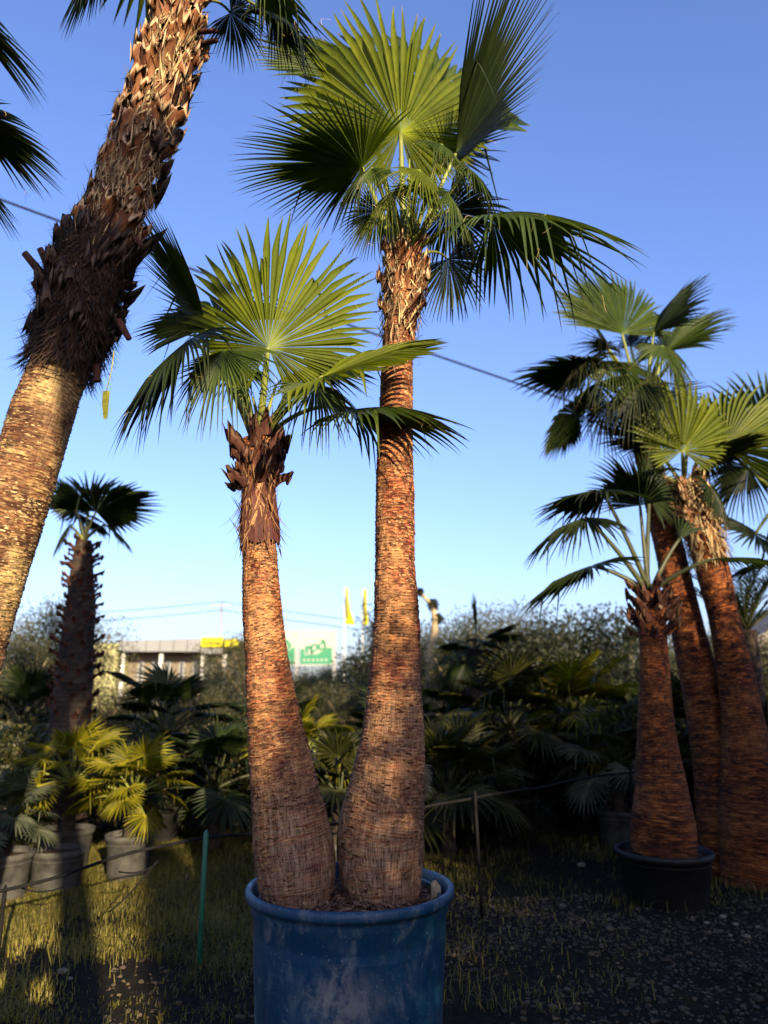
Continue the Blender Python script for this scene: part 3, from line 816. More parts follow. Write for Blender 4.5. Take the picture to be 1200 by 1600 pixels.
short.frond(cb(.0, .03), S_(552, 640, -.10), S_(735, 625, -.35), (.05, -.2, 1), A=1.9, nseg=48, split=.45, droop=.5, cup=-.45, arch=.1, broken=.25, mat='leaf', seed=53, up=.32, r0=.013, r1=.008, threads=12)
short.frond(cb(.02, -.03), S_(322, 512, .06), S_(218, 345, .02), (.6, .15, .75), A=1.2, nseg=46, split=.36, droop=.12, cup=.1, mat='leaf', seed=54, up=.1, back=.7, threads=10)
short.frond(cb(-.02, -.03), S_(296, 530, -.18), S_(135, 655, -.45), (-.5, -.3, .8), A=1.5, nseg=44, split=.38, droop=.8, cup=-.3, arch=.15, broken=.2, mat='leaf_dark', seed=55, up=.3, back=.75, threads=10)
short.frond(cb(-.04, -.02), S_(350, 548, -.35), S_(305, 670, -.52), (-.3, -.7, .6), A=1.8, nseg=42, split=.35, droop=.9, cup=-.35, broken=.35, mat='leaf', seed=56, up=.35, threads=14, r0=.013)
short.frond(cb(-.04, .02), S_(492, 600, -.22), S_(515, 690, -.40), (.3, -.7, .6), A=1.8, nseg=40, split=.35, droop=.9, cup=-.35, broken=.3, mat='leaf', seed=57, up=.3, threads=14, r0=.012)
short.frond(cb(.04, .03), S_(480, 575, .28), S_(580, 590, .50), (.4, .3, .9), A=2.1, nseg=44, split=.45, droop=.45, cup=-.1, mat='leaf_dark', seed=58, up=.2, broken=.1)
short.frond(cb(.04, -.03), S_(370, 570, .28), S_(290, 600, .45), (-.4, .3, .9), A=2.1, nseg=44, split=.45, droop=.5, cup=-.1, mat='leaf_dark', seed=59, up=.2, broken=.1)
short.frond(cb(.02, -.03), S_(345, 505, .15), S_(300, 440, .45), (-.2, -.5, .8), A=1.7, nseg=42, split=.5, droop=.35, mat='leaf', seed=60, up=.05)
for q, (a, b_, c_) in enumerate(((432, 600, .03), (440, 640, -.06), (395, 620, .02))):
    part('leaf_spear', petiole_arrays(cb(.0, .008 * q), S_(a, b_, c_), .0, .015, .006, 10, 10, q).mesh('leaf_spear', M['petiole']), short.root)

# ---- small things in the planter
rz = PZ - .022
a = np.linspace(-.9, 4.4, 70)
hp = np.stack([PX + (.392 * k) * np.cos(a), YP + (.392 * k) * np.sin(a), rz + .012 * np.sin(a * 3)], -1)
tag(link('drip_hose', MB().tube(hp, .008, 8).mesh('drip_hose', M['blue_pot'])), 'thin blue drip hose curled inside the planter rim', 'hose')
c0 = at(536, 1412, YP - .33)
c0[2] = soil_z(c0[0], c0[1]) + .0
mb = MB().tube([c0 + (0, 0, -.02), c0 + (0, 0, .012), c0 + (0, 0, .014), c0 + (0, 0, .030), c0 + (0, 0, .034)], [.004, .004, .009, .009, .004], 10)
mb.tube([c0 + (0, 0, .02), c0 + (.012, 0, .022), c0 + (.02, .0, .024)], [.004, .004, .003], 8)
tag(link('drip_emitter', mb.mesh('drip_emitter', M['blue_pot'])), 'small blue drip emitter stuck in the planter soil', 'emitter')
c0 = at(680, 1388, YP + .02)
c0[2] = soil_z(c0[0], c0[1]) - .01
mb = MB(); g_ = np.random.default_rng(3)
mb.tube([c0, c0 + (.004, 0, .03), c0 + (.002, 0, .06), c0 + (-.008, 0, .085)], [.026, .024, .022, .012], 10, .5)
tag(link('dead_stump', mb.mesh('dead_stump', M['wood_pale'])), 'small grey dead stub standing in the planter soil', 'stub')
#--MORE--

# ================================================================== leaning palm
LEAN = [(-40, 295, 60), (0, 284, 62), (80, 268, 78), (150, 246, 82), (220, 222, 88), (300, 190, 92), (370, 168, 96), (400, 150, 104), (450, 128, 118), (500, 122, 120), (560, 100, 108), (640, 68, 98), (700, 50, 100), (760, 31, 104), (820, 13, 104), (900, -9, 98), (1000, -38, 97), (1100, -66, 102), (1300, -125, 112), (1500, -185, 130), (1650, -230, 150), (1790, -270, 165)]
YL = 3.15
P, R = px_path(LEAN, YL); R = R * np.where(P[:, 2] > at(0, 580, YL)[2], .78, .96)
P[0][2] = -.05
lean = Palm('thick leaning palm trunk crusted with old leaf bases and straw patches', (P[0][0], P[0][1], 0.0), name='fan_palm')
me, fr = trunk_mesh('trunk', P, R, M['bark_l'], 112, .016, .011, greyfn=lambda h: np.interp(h, [0, .2, .4, 1], [.9, .4, .12, .1]), crack=.005, seed=37, lump=.02)
part('trunk', me, lean.root)
def fz(py): 
    z = at(0, py, YL)[2]; return np.interp(z, fr[0][:, 2], np.linspace(0, 1, len(fr[0])))
q = part('bark_fibre', flakes_mesh('bark_fibre', fr, 6500, M['fibre_pale'], .3, fz(560), (.008, .026), .35, 22, .25), lean.root); tag(q, kind='stuff')
bl = [boot_mesh('leaf_base', M['boot'], .12, .13, .32, s_, .30) for s_ in (11, 12, 13, 14)]
bd = [boot_mesh('leaf_base', M['boot_black'], .13, .15, .45, s_, .6) for s_ in (15, 16, 17)]
put_boots(lean, fr, bl, fz(250), fz(0), 9, 8, (.95, 1.25), (.0, .25), .004, 31)
put_boots(lean, fr, bl + bd[:1], fz(400), fz(250), 7, 8, (.7, 1.1), (-.05, .25), .0, 32)
put_boots(lean, fr, bd, fz(555), fz(385), 7, 7, (.55, 1.0), (-.2, .5), .012, 33, .6)
q = part('dry_fibre', flakes_mesh('dry_fibre', fr, 2600, M['fibre_pale'], fz(430), fz(10), (.02, .06), .22, 24, .5, thin=True, lift=.022, bright=(0, .9)), lean.root); tag(q, 'pale straw fibre', kind='stuff')
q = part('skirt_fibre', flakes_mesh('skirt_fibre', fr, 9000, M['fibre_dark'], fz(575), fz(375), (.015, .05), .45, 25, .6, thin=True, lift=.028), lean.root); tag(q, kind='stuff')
def cut_stalks(palm, items, Y, mat='boot_dark'):
    for (x0, y0, x1, y1, r_) in items:
        a_, b_ = at(x0, y0, Y), at(x1, y1, Y - .03)
        mb = petiole_arrays(a_, b_, .0, r_, r_ * .75, 5)
        part('cut_stalk', mb.mesh('cut_stalk', M[mat], True, {'lf': np.zeros((mb.n, 3))}), palm.root)
cut_stalks(lean, [(75, 440, 38, 395, .022), (80, 425, 62, 388, .02), (70, 470, 52, 440, .02), (150, 570, 152, 596, .02), (185, 500, 202, 530, .018), (75, 500, 50, 520, .014), (205, 365, 222, 385, .014), (312, 70, 340, 62, .02), (308, 50, 340, 48, .018)], YL - .02)
crown = at(296, -20, YL)
def L_(px, py, dy=0): return at(px, py, YL + dy)
lean.frond(cb(.0, .03), L_(425, 28, -.05), L_(530, 55, -.2), (.1, -.2, 1), A=2.2, nseg=48, split=.30, droop=1.1, cup=-.4, broken=.4, mat='leaf_dark', seed=71, up=.22, r0=.014, threads=20)
lean.frond(cb(.0, .02), L_(400, -30, -.2), L_(520, -20, -.4), (.1, -.2, 1), A=2.2, nseg=48, split=.32, droop=1.1, cup=-.4, broken=.3, mat='leaf', seed=72, up=.2, r0=.014, threads=15)
lean.frond(cb(.0, -.03), L_(165, -70, -.1), L_(85, -10, -.3), (-.2, -.2, 1), A=2.0, nseg=44, split=.35, droop=.9, cup=-.4, mat='leaf_dark', seed=73, up=.2)
lean.frond(cb(.1, .02), L_(360, 20, .35), L_(430, 90, .5), (.3, .4, .8), A=2.0, nseg=40, split=.4, droop=.8, cup=-.3, mat='leaf_dark', seed=74, up=.3)
lean.frond(cb(.0, -.02), L_(260, -160, -.1), L_(200, -360, -.3), (-.2, -.8, .5), A=2.4, nseg=48, seed=75)
lean.frond(cb(.0, .02), L_(340, -180, -.1), L_(430, -380, -.2), (.2, -.8, .5), A=2.4, nseg=48, seed=76)
lean.frond(cb(.08, -.02), L_(220, -90, .3), L_(100, -160, .6), (-.2, .2, .9), A=2.2, nseg=48, seed=77, droop=.4)
for q, (a, b_, c_) in enumerate(((290, -60, -.03), (300, -70, .03), (306, -50, .0), (282, -50, .02))):
    part('leaf_spear', petiole_arrays(L_(296 + q * 3, 30, -.06), L_(a, b_, c_), .0, .015, .008, 10, 8, q).mesh('leaf_spear', M['petiole']), lean.root)
# palm beyond the picture's edge whose leaf reaches in
b = L_(-330, 1790, .3); b[2] = -.03
pf = Palm('palm beyond the leaning trunk, only a dark fan leaf reaching past it', b, name='fan_palm')
top = L_(-250, 120, .3)
me, fr2 = trunk_mesh('trunk', [b, (b + top) / 2, top], [.2, .13, .12], M['bark_l'], 40, .03, .009, seed=19); part('trunk', me, pf.root)
crown = top
pf.frond(cb(0), L_(-60, 175, .2), L_(92, 200, .1), (-.2, .1, 1), A=1.5, nseg=44, split=.45, droop=.3, mat='leaf_dark', seed=171, threads=15, back=.7)
pf.frond(cb(0), L_(-90, -10, .2), L_(60, 30, .0), (-.1, .1, 1), A=1.3, nseg=40, split=.35, droop=.5, mat='leaf_dark', seed=172)
pf.frond(cb(0), L_(-80, 240, .3), L_(40, 320, .3), (.2, .1, .9), A=.9, nseg=24, split=.35, droop=.3, mat='leaf_dark', seed=173)
# yellow tag dangling from the skirt
p0, p1 = L_(178, 548, -.1), L_(166, 612, -.1)
mb = MB().tube(bezier(p0, (p0 + p1) / 2 + (.01, 0, .0), p1, 8), .0025, 5)
w_ = np.array([.016, 0, 0])
pts = [p1 + (0, 0, .004), L_(164, 630, -.1), L_(165, 655, -.1)]
V = []
for q, p in enumerate(pts):
    for d in (-1, 1):
        V += [p + w_ * d * (1, .95, .55)[q] + (0, .004 * math.sin(q * 2.0), 0), p + w_ * d * (1, .95, .55)[q] + (0, .004 * math.sin(q * 2.0) + .0015, 0)]
mb.add(np.array(V), [[0, 2, 6, 4], [4, 6, 10, 8], [1, 5, 7, 3], [5, 9, 11, 7], [0, 4, 5, 1], [4, 8, 9, 5], [2, 3, 7, 6], [6, 7, 11, 10], [8, 10, 11, 9], [0, 1, 3, 2]])
tag(link('plant_tag', mb.mesh('plant_tag', M['tape'], False)), 'torn yellow plastic tag dangling from the leaning palm', 'tag')

# ================================================================== shared pieces for the other palms
GREEN_VARIANTS = {}
def variant(e, mat, pm, seed, nseg=40, lp=.55, L=.62, st=9, droop=.35, split=.5, cup=-.05, A=2.4):
    key = (e, mat, seed, nseg, lp, L)
    if key not in GREEN_VARIANTS:
        er = math.radians(e); g = np.random.default_rng(seed)
        H = np.array([math.cos(er), 0, math.sin(er)]) * lp
        e2 = math.radians(e - 18 - 12 * g.random())
        D = np.array([math.cos(e2), .12 * g.normal(), math.sin(e2)])
        N = np.array([-math.sin(e2), .25 * g.normal(), math.cos(e2)])
        V, F, lf = fan_arrays(H, D, N, L, A, nseg, split, droop, cup, .10, seed, .08, st=st, back=.5)
        GREEN_VARIANTS[key] = (make_mesh('frond', V, [F], M[mat], {'lf': lf}), petiole_arrays((0, 0, 0), H, .10, .018, .008, 7).mesh('leaf_stalk', M[pm]))
    return GREEN_VARIANTS[key]
def crown_of(palm, top, count, elev=(82, -30), size=1.0, mat='leaf', pm='petiole', seed=0, nseg=40, lp=.55, L=.62, steps=6, **kw):
    g = np.random.default_rng(seed)
    org = np.array(palm.root.location)
    for q in range(count):
        u = q / max(1, count - 1)
        e = round(elev[0] + (elev[1] - elev[0]) * round(u * (steps - 1)) / (steps - 1))
        bm, sm = variant(e, mat, pm, 100 + int(e) % 7 + q % 2 * 50, nseg, lp, L, **kw)
        o = bpy.data.objects.new('frond', bm); col.objects.link(o); o.parent = palm.root
        o.location = Vector(np.asarray(top) - org); o.rotation_euler = (g.normal(0, .06), g.normal(0, .06), q * 2.399 + g.normal(0, .2))
        sc = size * g.uniform(.85, 1.12); o.scale = (sc, sc, sc)
        p = bpy.data.objects.new('leaf_stalk', sm); col.objects.link(p); p.parent = o
def plain_pot(label, c, r, h, mat='black_plastic', group=None, soil=True):
    z0 = float(ground_z(c[0], c[1])) - .005
    e = empty('plant_pot', (c[0], c[1], z0)); tag(e, label, 'plant pot', group)
    pr = [(r * .6, 0), (r * .80, 0), (r * .82, .01), (r * .95, h - .05), (r, h - .045), (r * 1.02, h - .03), (r * 1.02, h - .006), (r, h), (r * .95, h), (r * .94, h - .08)]
    V, F = lathe(pr, 36, .01, int(abs(c[0]) * 10))
    o = bpy.data.objects.new('body', make_mesh('body', V, [F], M[mat])); col.objects.link(o); o.parent = e
    V, F = lathe([(.002, h - .035), (r * .5, h - .035), (r * .95, h - .05)], 24)
    o = bpy.data.objects.new('soil', make_mesh('soil', V, [F], M['soil'])); col.objects.link(o); o.parent = e
    return z0 + h - .04

# ================================================================== right-hand group of palms
ga = 'palms in black pots'
PA = [(925, 1014, 34), (945, 1016, 44), (980, 1019, 44), (1010, 1021, 42), (1060, 1023, 46), (1120, 1025, 54), (1180, 1028, 66), (1240, 1034, 82), (1290, 1036, 96), (1320, 1037, 99), (1335, 1037, 96)]
YA = 6.35
P, R = px_path(PA, YA)
pot_top = plain_pot('dusty black plastic pot holding the stout orange-barked palm', (P[0][0], P[0][1]), .37, float(P[0][2]) + .03, group=None)
pa = Palm('stout orange-barked palm with sparse drooping leaves, rising from the dusty black pot', P[0], name='fan_palm')
me, fr = trunk_mesh('trunk', P, R, M['bark_r'], 88, .018, .009, greyfn=lambda h: np.interp(h, [0, .3, 1], [.25, .1, 0]), crack=.004, seed=41)
part('trunk', me, pa.root)
q = part('bark_fibre', flakes_mesh('bark_fibre', fr, 3500, M['fibre_r'], .0, .8, (.008, .026), .3, 41, .25), pa.root); tag(q, kind='stuff')
put_boots(pa, fr, bootsd + boots, .80, .99, 5, 7, (.7, 1.0), (.1, .6), .01, 42)
crown = at(1014, 925, YA)
def R_(px, py, dy=0): return at(px, py, YA + dy)
kw = dict(nseg=40, st=9, r0=.026, r1=.013)
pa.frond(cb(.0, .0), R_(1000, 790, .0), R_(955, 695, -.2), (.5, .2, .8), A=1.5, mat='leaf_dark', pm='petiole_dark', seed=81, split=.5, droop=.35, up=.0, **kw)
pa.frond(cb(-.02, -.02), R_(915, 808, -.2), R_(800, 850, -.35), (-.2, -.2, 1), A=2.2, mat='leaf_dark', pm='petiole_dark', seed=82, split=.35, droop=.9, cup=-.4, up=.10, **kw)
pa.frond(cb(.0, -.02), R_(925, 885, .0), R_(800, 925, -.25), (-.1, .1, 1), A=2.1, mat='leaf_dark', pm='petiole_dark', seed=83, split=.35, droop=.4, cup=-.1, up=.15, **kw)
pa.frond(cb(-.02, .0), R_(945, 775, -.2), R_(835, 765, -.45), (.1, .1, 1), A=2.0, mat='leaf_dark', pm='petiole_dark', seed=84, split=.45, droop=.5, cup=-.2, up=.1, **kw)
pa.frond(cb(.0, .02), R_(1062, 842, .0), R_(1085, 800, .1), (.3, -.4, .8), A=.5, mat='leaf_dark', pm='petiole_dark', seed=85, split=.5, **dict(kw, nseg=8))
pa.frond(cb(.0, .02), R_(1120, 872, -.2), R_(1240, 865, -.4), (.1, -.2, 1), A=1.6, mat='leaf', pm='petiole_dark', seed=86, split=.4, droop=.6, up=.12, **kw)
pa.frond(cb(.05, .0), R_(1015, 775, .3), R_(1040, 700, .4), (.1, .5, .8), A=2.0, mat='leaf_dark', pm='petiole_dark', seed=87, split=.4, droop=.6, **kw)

PB = [(640, 1000, 38), (700, 1010, 40), (780, 1027, 40), (850, 1044, 44), (920, 1060, 46), (1000, 1078, 52), (1060, 1093, 58), (1120, 1108, 66), (1200, 1124, 78), (1290, 1140, 96), (1350, 1148, 98)]
YB = 7.2
P, R = px_path(PB, YB); P[0][2] = -.02
pb = Palm('tallest of the slender orange palms, its shaggy crown hung with pale dry leaves', P[0], name='fan_palm')
me, fr = trunk_mesh('trunk', P, R, M['bark_r'], 80, .022, .009, greyfn=lambda h: np.interp(h, [0, .3, 1], [.25, .1, 0]), crack=.004, seed=43)
part('trunk', me, pb.root)
q = part('bark_fibre', flakes_mesh('bark_fibre', fr, 3500, M['fibre_r'], .0, .95, (.008, .028), .3, 43, .25), pb.root); tag(q, kind='stuff')
put_boots(pb, fr, boots, .9, 1.0, 4, 7, (.8, 1.2), (.1, .5), .01, 44)
crown = at(1002, 640, YB)
def B_(px, py, dy=0): return at(px, py, YB + dy)
kw = dict(nseg=44, st=9, r0=.026, r1=.013)
pb.frond(cb(-.02, .0), B_(972, 522, -.2), B_(950, 405, -.1), (.25, -.9, .4), A=1.5, mat='leaf', seed=91, split=.6, droop=.15, cup=.1, up=.0, **kw)
pb.frond(cb(.0, -.02), B_(918, 585, -.1), B_(806, 548, -.4), (.3, .05, .95), A=2.0, mat='leaf_dark', seed=92, split=.5, droop=.4, up=.1, **kw)
pb.frond(cb(.0, -.03), B_(905, 648, .0), B_(832, 690, -.1), (-.3, .4, .9), A=1.8, mat='leaf_dark', seed=93, split=.6, droop=.3, up=.2, **kw)
pb.frond(cb(.0, .02), B_(1022, 520, -.1), B_(1072, 420, -.2), (-.9, -.2, .3), A=1.5, mat='leaf_dark', seed=94, split=.5, droop=.4, cup=-.3, up=.0, **kw)
pb.frond(cb(.0, .02), B_(1040, 550, .1), B_(1092, 465, .2), (-.5, -.4, .6), A=1.6, mat='leaf', seed=95, split=.5, droop=.4, up=.0, **kw)
pb.frond(cb(-.05, .0), B_(960, 565, -.5), B_(925, 625, -.8), (-.2, -.6, .7), A=2.0, mat='leaf', seed=96, split=.3, droop=1.0, cup=-.4, broken=.4, up=.1, **kw)
pb.frond(cb(-.05, .02), B_(1035, 540, -.5), B_(1065, 600, -.8), (.2, -.6, .7), A=2.0, mat='leaf', seed=97, split=.3, droop=1.0, cup=-.4, broken=.4, up=.1, **kw)
pb.frond(cb(-.03, -.02), B_(930, 510, .1), B_(885, 440, .2), (.3, -.3, .9), A=1.9, mat='leaf_dark', seed=98, split=.45, droop=.5, up=.0, **kw)
pb.frond(cb(-.05, .0), B_(990, 590, -.5), B_(985, 660, -.7), (.0, -.8, .6), A=1.9, mat='leaf', seed=99, split=.3, droop=1.0, cup=-.4, broken=.5, up=.1, **kw)
pb.frond(cb(.1, .0), B_(950, 630, .4), B_(930, 720, .5), (.0, .6, .6), A=2.0, mat='leaf_dark', seed=100, split=.4, droop=.8, cup=-.3, up=.3, **kw)
pb.frond(cb(.1, .0), B_(1040, 620, .4), B_(1080, 700, .6), (.2, .6, .6), A=2.0, mat='leaf_dark', seed=101, split=.4, droop=.8, cup=-.3, up=.3, **kw)

PC = [(755, 1068, 40), (800, 1085, 46), (850, 1103, 50), (900, 1116, 50), (960, 1130, 46), (1040, 1147, 52), (1120, 1160, 62), (1200, 1170, 80), (1300, 1178, 104), (1370, 1182, 106)]
YC = 6.9
P, R = px_path(PC, YC); P[0][2] = -.02
pc = Palm('leaning orange palm with a bright upright fan leaf above a frayed brown neck', P[0], name='fan_palm')
me, fr = trunk_mesh('trunk', P, R, M['bark_r'], 80, .022, .009, greyfn=lambda h: np.interp(h, [0, .3, 1], [.25, .1, 0]), crack=.004, seed=47)
part('trunk', me, pc.root)
q = part('bark_fibre', flakes_mesh('bark_fibre', fr, 3500, M['fibre_r'], .0, .95, (.008, .028), .35, 47, .25), pc.root); tag(q, kind='stuff')
q = part('crown_fibre', flakes_mesh('crown_fibre', fr, 900, M['fibre_pale'], .78, 1, (.03, .09), .4, 48, .7, thin=True, lift=.02), pc.root); tag(q, kind='stuff')
put_boots(pc, fr, boots, .84, 1.0, 6, 8, (.9, 1.3), (.0, .4), .004, 48)
crown = at(1068, 757, YC)
def C_(px, py, dy=0): return at(px, py, YC + dy)
pc.frond(cb(-.02, .0), C_(1066, 705, -.3), C_(1066, 575, -.3), (.15, -.9, .35), A=2.2, pw=2.0, back=.35, mat='leaf_bright', seed=111, split=.6, droop=.12, cup=.1, up=.0, **kw)
pc.frond(cb(.0, -.02), C_(1020, 695, .0), C_(950, 640, -.2), (.4, .1, .9), A=1.8, mat='leaf_dark', seed=112, split=.5, droop=.3, up=.1, **kw)
pc.frond(cb(.0, -.02), C_(1005, 745, -.1), C_(915, 755, -.3), (.1, .1, 1), A=2.0, mat='leaf_dark', seed=113, split=.45, droop=.5, up=.2, **kw)
pc.frond(cb(.0, .02), C_(1110, 720, .1), C_(1190, 690, .2), (.2, .3, .9), A=2.0, mat='leaf_dark', seed=114, split=.5, droop=.4, up=.1, **kw)
pc.frond(cb(.0, .02), C_(1110, 760, -.1), C_(1150, 830, -.2), (.3, -.3, .8), A=2.0, mat='leaf_dark', seed=115, split=.4, droop=.8, up=.3, **kw)
pc.frond(cb(.0, .0), C_(1075, 690, .3), C_(1030, 600, .5), (.2, -.4, .8), A=2.0, mat='leaf_dark', seed=116, split=.5, droop=.3, up=.0, **kw)
for q, (a, b_, a2, b2, dy) in enumerate(((915, 560, 850, 620, -.4), (1055, 560, 1095, 640, -.2), (950, 545, 900, 500, -.5), (1000, 600, 960, 690, -.6), (1030, 590, 1050, 690, -.5), (930, 600, 890, 690, .2), (985, 540, 1000, 470, .3))):
    crown = at(1002, 640, YB)
    pb.frond(cb(-.03, .0), B_(a, b_, dy), B_(a2, b2, dy - .2), (a2 - 985, -60, 120), A=1.9, mat=('leaf_olive', 'leaf_dark')[q % 2], seed=220 + q, split=.28, droop=.9, cup=-.35, broken=.35, up=.15, **kw)
# palm beyond the edge with a big lit fan reaching in
base = at(1262, 1400, 7.4); base[2] = -.02
pe = Palm('palm with a broad sunlit yellow-green fan reaching over the frayed-necked palm', base, name='fan_palm')
top = at(1225, 780, 7.4)
me, fr = trunk_mesh('trunk', [base, (base + top) / 2, top], [.26, .15, .13], M['bark_r'], 48, .03, .009, seed=49); part('trunk', me, pe.root)
crown = top
def E_(px, py, dy=0): return at(px, py, 7.4 + dy)
pe.frond(cb(.0, .0), E_(1132, 700, -.3), E_(1215, 590, -.4), (-.35, -.8, .45), A=1.8, mat='leaf_bright', seed=121, split=.62, droop=.12, cup=.1, up=.0, **kw)
pe.frond(cb(.0, .0), E_(1180, 835, -.1), E_(1108, 800, -.3), (-.2, -.6, .7), A=2.6, mat='leaf_dark', seed=122, split=.45, droop=.25, up=.1, **kw)
pe.frond(cb(.0, .0), E_(1170, 730, .2), E_(1120, 820, .2), (-.2, -.4, .8), A=1.8, mat='leaf_dark', seed=123, split=.4, droop=.8, up=.1, **kw)
pe.frond(cb(.0, .0), E_(1200, 690, .1), E_(1180, 560, .3), (-.1, -.6, .6), A=2.0, mat='leaf', seed=124, split=.5, droop=.3, up=.1, **kw)
pe.frond(cb(.0, .0), E_(1190, 880, .3), E_(1120, 900, .5), (-.2, .1, .9), A=1.9, mat='leaf_dark', seed=125, split=.4, droop=.6, up=.2, **kw)

# feather palm behind them
def feather_palm(label, base, h, count, L, seed, mat='leaf_dark', elev=(85, 35)):
    p = Palm(label, base, name='feather_palm'); g = np.random.default_rng(seed)
    top = np.asarray(base) + np.array([0, 0, h])
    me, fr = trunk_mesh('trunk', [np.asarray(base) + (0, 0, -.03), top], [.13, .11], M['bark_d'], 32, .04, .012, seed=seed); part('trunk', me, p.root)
    for q in range(count):
        a = q * 2.399; e = math.radians(elev[0] + (elev[1] - elev[0]) * q / count)
        d = np.array([math.cos(a) * math.cos(e), math.sin(a) * math.cos(e), math.sin(e)])
        out = np.array([math.cos(a), math.sin(a), 0])
        l = L * g.uniform(.85, 1.1)
        rach = bezier(top, top + d * l * .6, top + d * l * .85 + out * l * .25 + (0, 0, -.12 * l), 14)
        T, A, B = frames(rach); V, F, lf, n = [], [], [], 0
        for i in range(2, 14):
            for sd in (-1, 1):
                for s2 in (0, .5):
                    if i + s2 > 13: continue
                    b0 = rach[i] * (1 - s2) + rach[min(13, i + 1)] * s2
                    sv = np.cross(T[i], np.array([0, 0, 1.0])); sv = unit(sv) * sd
                    dl = unit(sv + T[i] * .9 + np.array([0, 0, .15]) + g.normal(0, .1, 3)); ll = l * .26 * math.sin(math.pi * (i + 1) / 16) * g.uniform(.8, 1.1)
                    wv = unit(np.cross(dl, np.array([0, 0, 1.0]))) * .008
                    mid = b0 + dl * ll * .55; tip = b0 + dl * ll + np.array([0, 0, -.15 * ll])
                    V += [b0 - wv, b0 + wv, mid + wv, mid - wv, tip]; F.append([n, n + 1, n + 2, n + 3]); lf.append(n); n += 5
        V = np.array(V); F4 = np.array(F); F3 = np.stack([F4[:, 3], F4[:, 2], F4[:, 2] + 2], 1)
        lfa = np.repeat(np.stack([g.random(len(F4)), np.full(len(F4), .5), np.zeros(len(F4))], 1), 5, 0)
        o = part('frond', make_mesh('frond', V, [F4, F3], M[mat], {'lf': lfa}, False), p.root)
        subpart('leaf_stalk', MB().tube(rach, np.linspace(.014, .004, 14), 6).mesh('leaf_stalk', M['petiole_dark']), o)
    return p
b = at(1192, 1200, 9.0); b[2] = 0
feather_palm('feathery upright palm behind the frayed-necked palm', b, float(at(1192, 985, 9.0)[2]), 22, 1.1, 5)

# ================================================================== silhouetted palm and low palms of the bed
PD = [(845, 131, 24), (880, 129, 32), (920, 127, 40), (960, 126, 46), (1000, 121, 50), (1060, 116, 56), (1120, 110, 60), (1200, 106, 62), (1310, 104, 64)]
YD = 8.4
P, R = px_path(PD, YD); P[0][2] = -.02
pd = Palm('black silhouetted palm with a spiny stubbed trunk and one wide fan crown', P[0], name='fan_palm')
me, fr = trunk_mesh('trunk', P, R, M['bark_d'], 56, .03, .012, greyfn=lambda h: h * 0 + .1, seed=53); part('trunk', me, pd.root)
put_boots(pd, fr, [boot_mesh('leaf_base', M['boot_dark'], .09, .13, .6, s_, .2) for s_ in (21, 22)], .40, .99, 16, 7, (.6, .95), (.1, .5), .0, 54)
crown = at(131, 845, YD)
def D_(px, py, dy=0): return at(px, py, YD + dy)
kw = dict(nseg=36, st=9, r0=.022, r1=.012)
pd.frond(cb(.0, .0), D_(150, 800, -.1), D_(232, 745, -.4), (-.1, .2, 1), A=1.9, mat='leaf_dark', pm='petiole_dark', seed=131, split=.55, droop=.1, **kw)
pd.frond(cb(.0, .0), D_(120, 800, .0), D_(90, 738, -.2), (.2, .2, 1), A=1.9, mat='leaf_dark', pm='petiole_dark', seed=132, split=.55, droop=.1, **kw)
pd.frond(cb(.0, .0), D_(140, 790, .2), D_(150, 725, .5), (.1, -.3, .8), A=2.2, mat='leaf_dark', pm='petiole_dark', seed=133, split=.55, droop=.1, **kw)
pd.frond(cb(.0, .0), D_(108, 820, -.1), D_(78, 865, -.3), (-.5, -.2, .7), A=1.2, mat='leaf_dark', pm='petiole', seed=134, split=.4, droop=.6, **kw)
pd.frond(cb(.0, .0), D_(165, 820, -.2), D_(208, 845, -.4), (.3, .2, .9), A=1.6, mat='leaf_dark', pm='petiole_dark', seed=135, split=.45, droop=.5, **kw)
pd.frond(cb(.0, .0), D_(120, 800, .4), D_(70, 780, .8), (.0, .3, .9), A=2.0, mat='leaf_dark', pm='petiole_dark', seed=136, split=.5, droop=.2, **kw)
#--MORE2--
bed = 'low palms of the nursery bed'
def low_palm(label, px, py, Y, count, size, mat, seed, stem=.25, elev=(80, 5), pot=None, group=None, nseg=30, lp=.46, L=.40, droop=.2):
    p = at(px, py, Y); zb = float(ground_z(p[0], p[1]))
    if pot:
        zb = plain_pot(pot[0], (p[0], p[1]), pot[1], pot[2], pot[3])
    b = np.array([p[0], p[1], zb])
    pl = Palm(label, b, group, name='low_fan_palm')
    top = b + np.array([0, 0, stem])
    me, _ = trunk_mesh('trunk', [b + (0, 0, -.02), top], [.075 * size ** .5, .06 * size ** .5], M['bark_d'], 24, .03, .012, seed=seed); part('trunk', me, pl.root)
    crown_of(pl, top, count, elev, size, mat, 'petiole_dark' if mat != 'leaf_yellow' else 'petiole', seed, nseg, lp, L, droop=droop, st=8, cup=.05)
    return pl
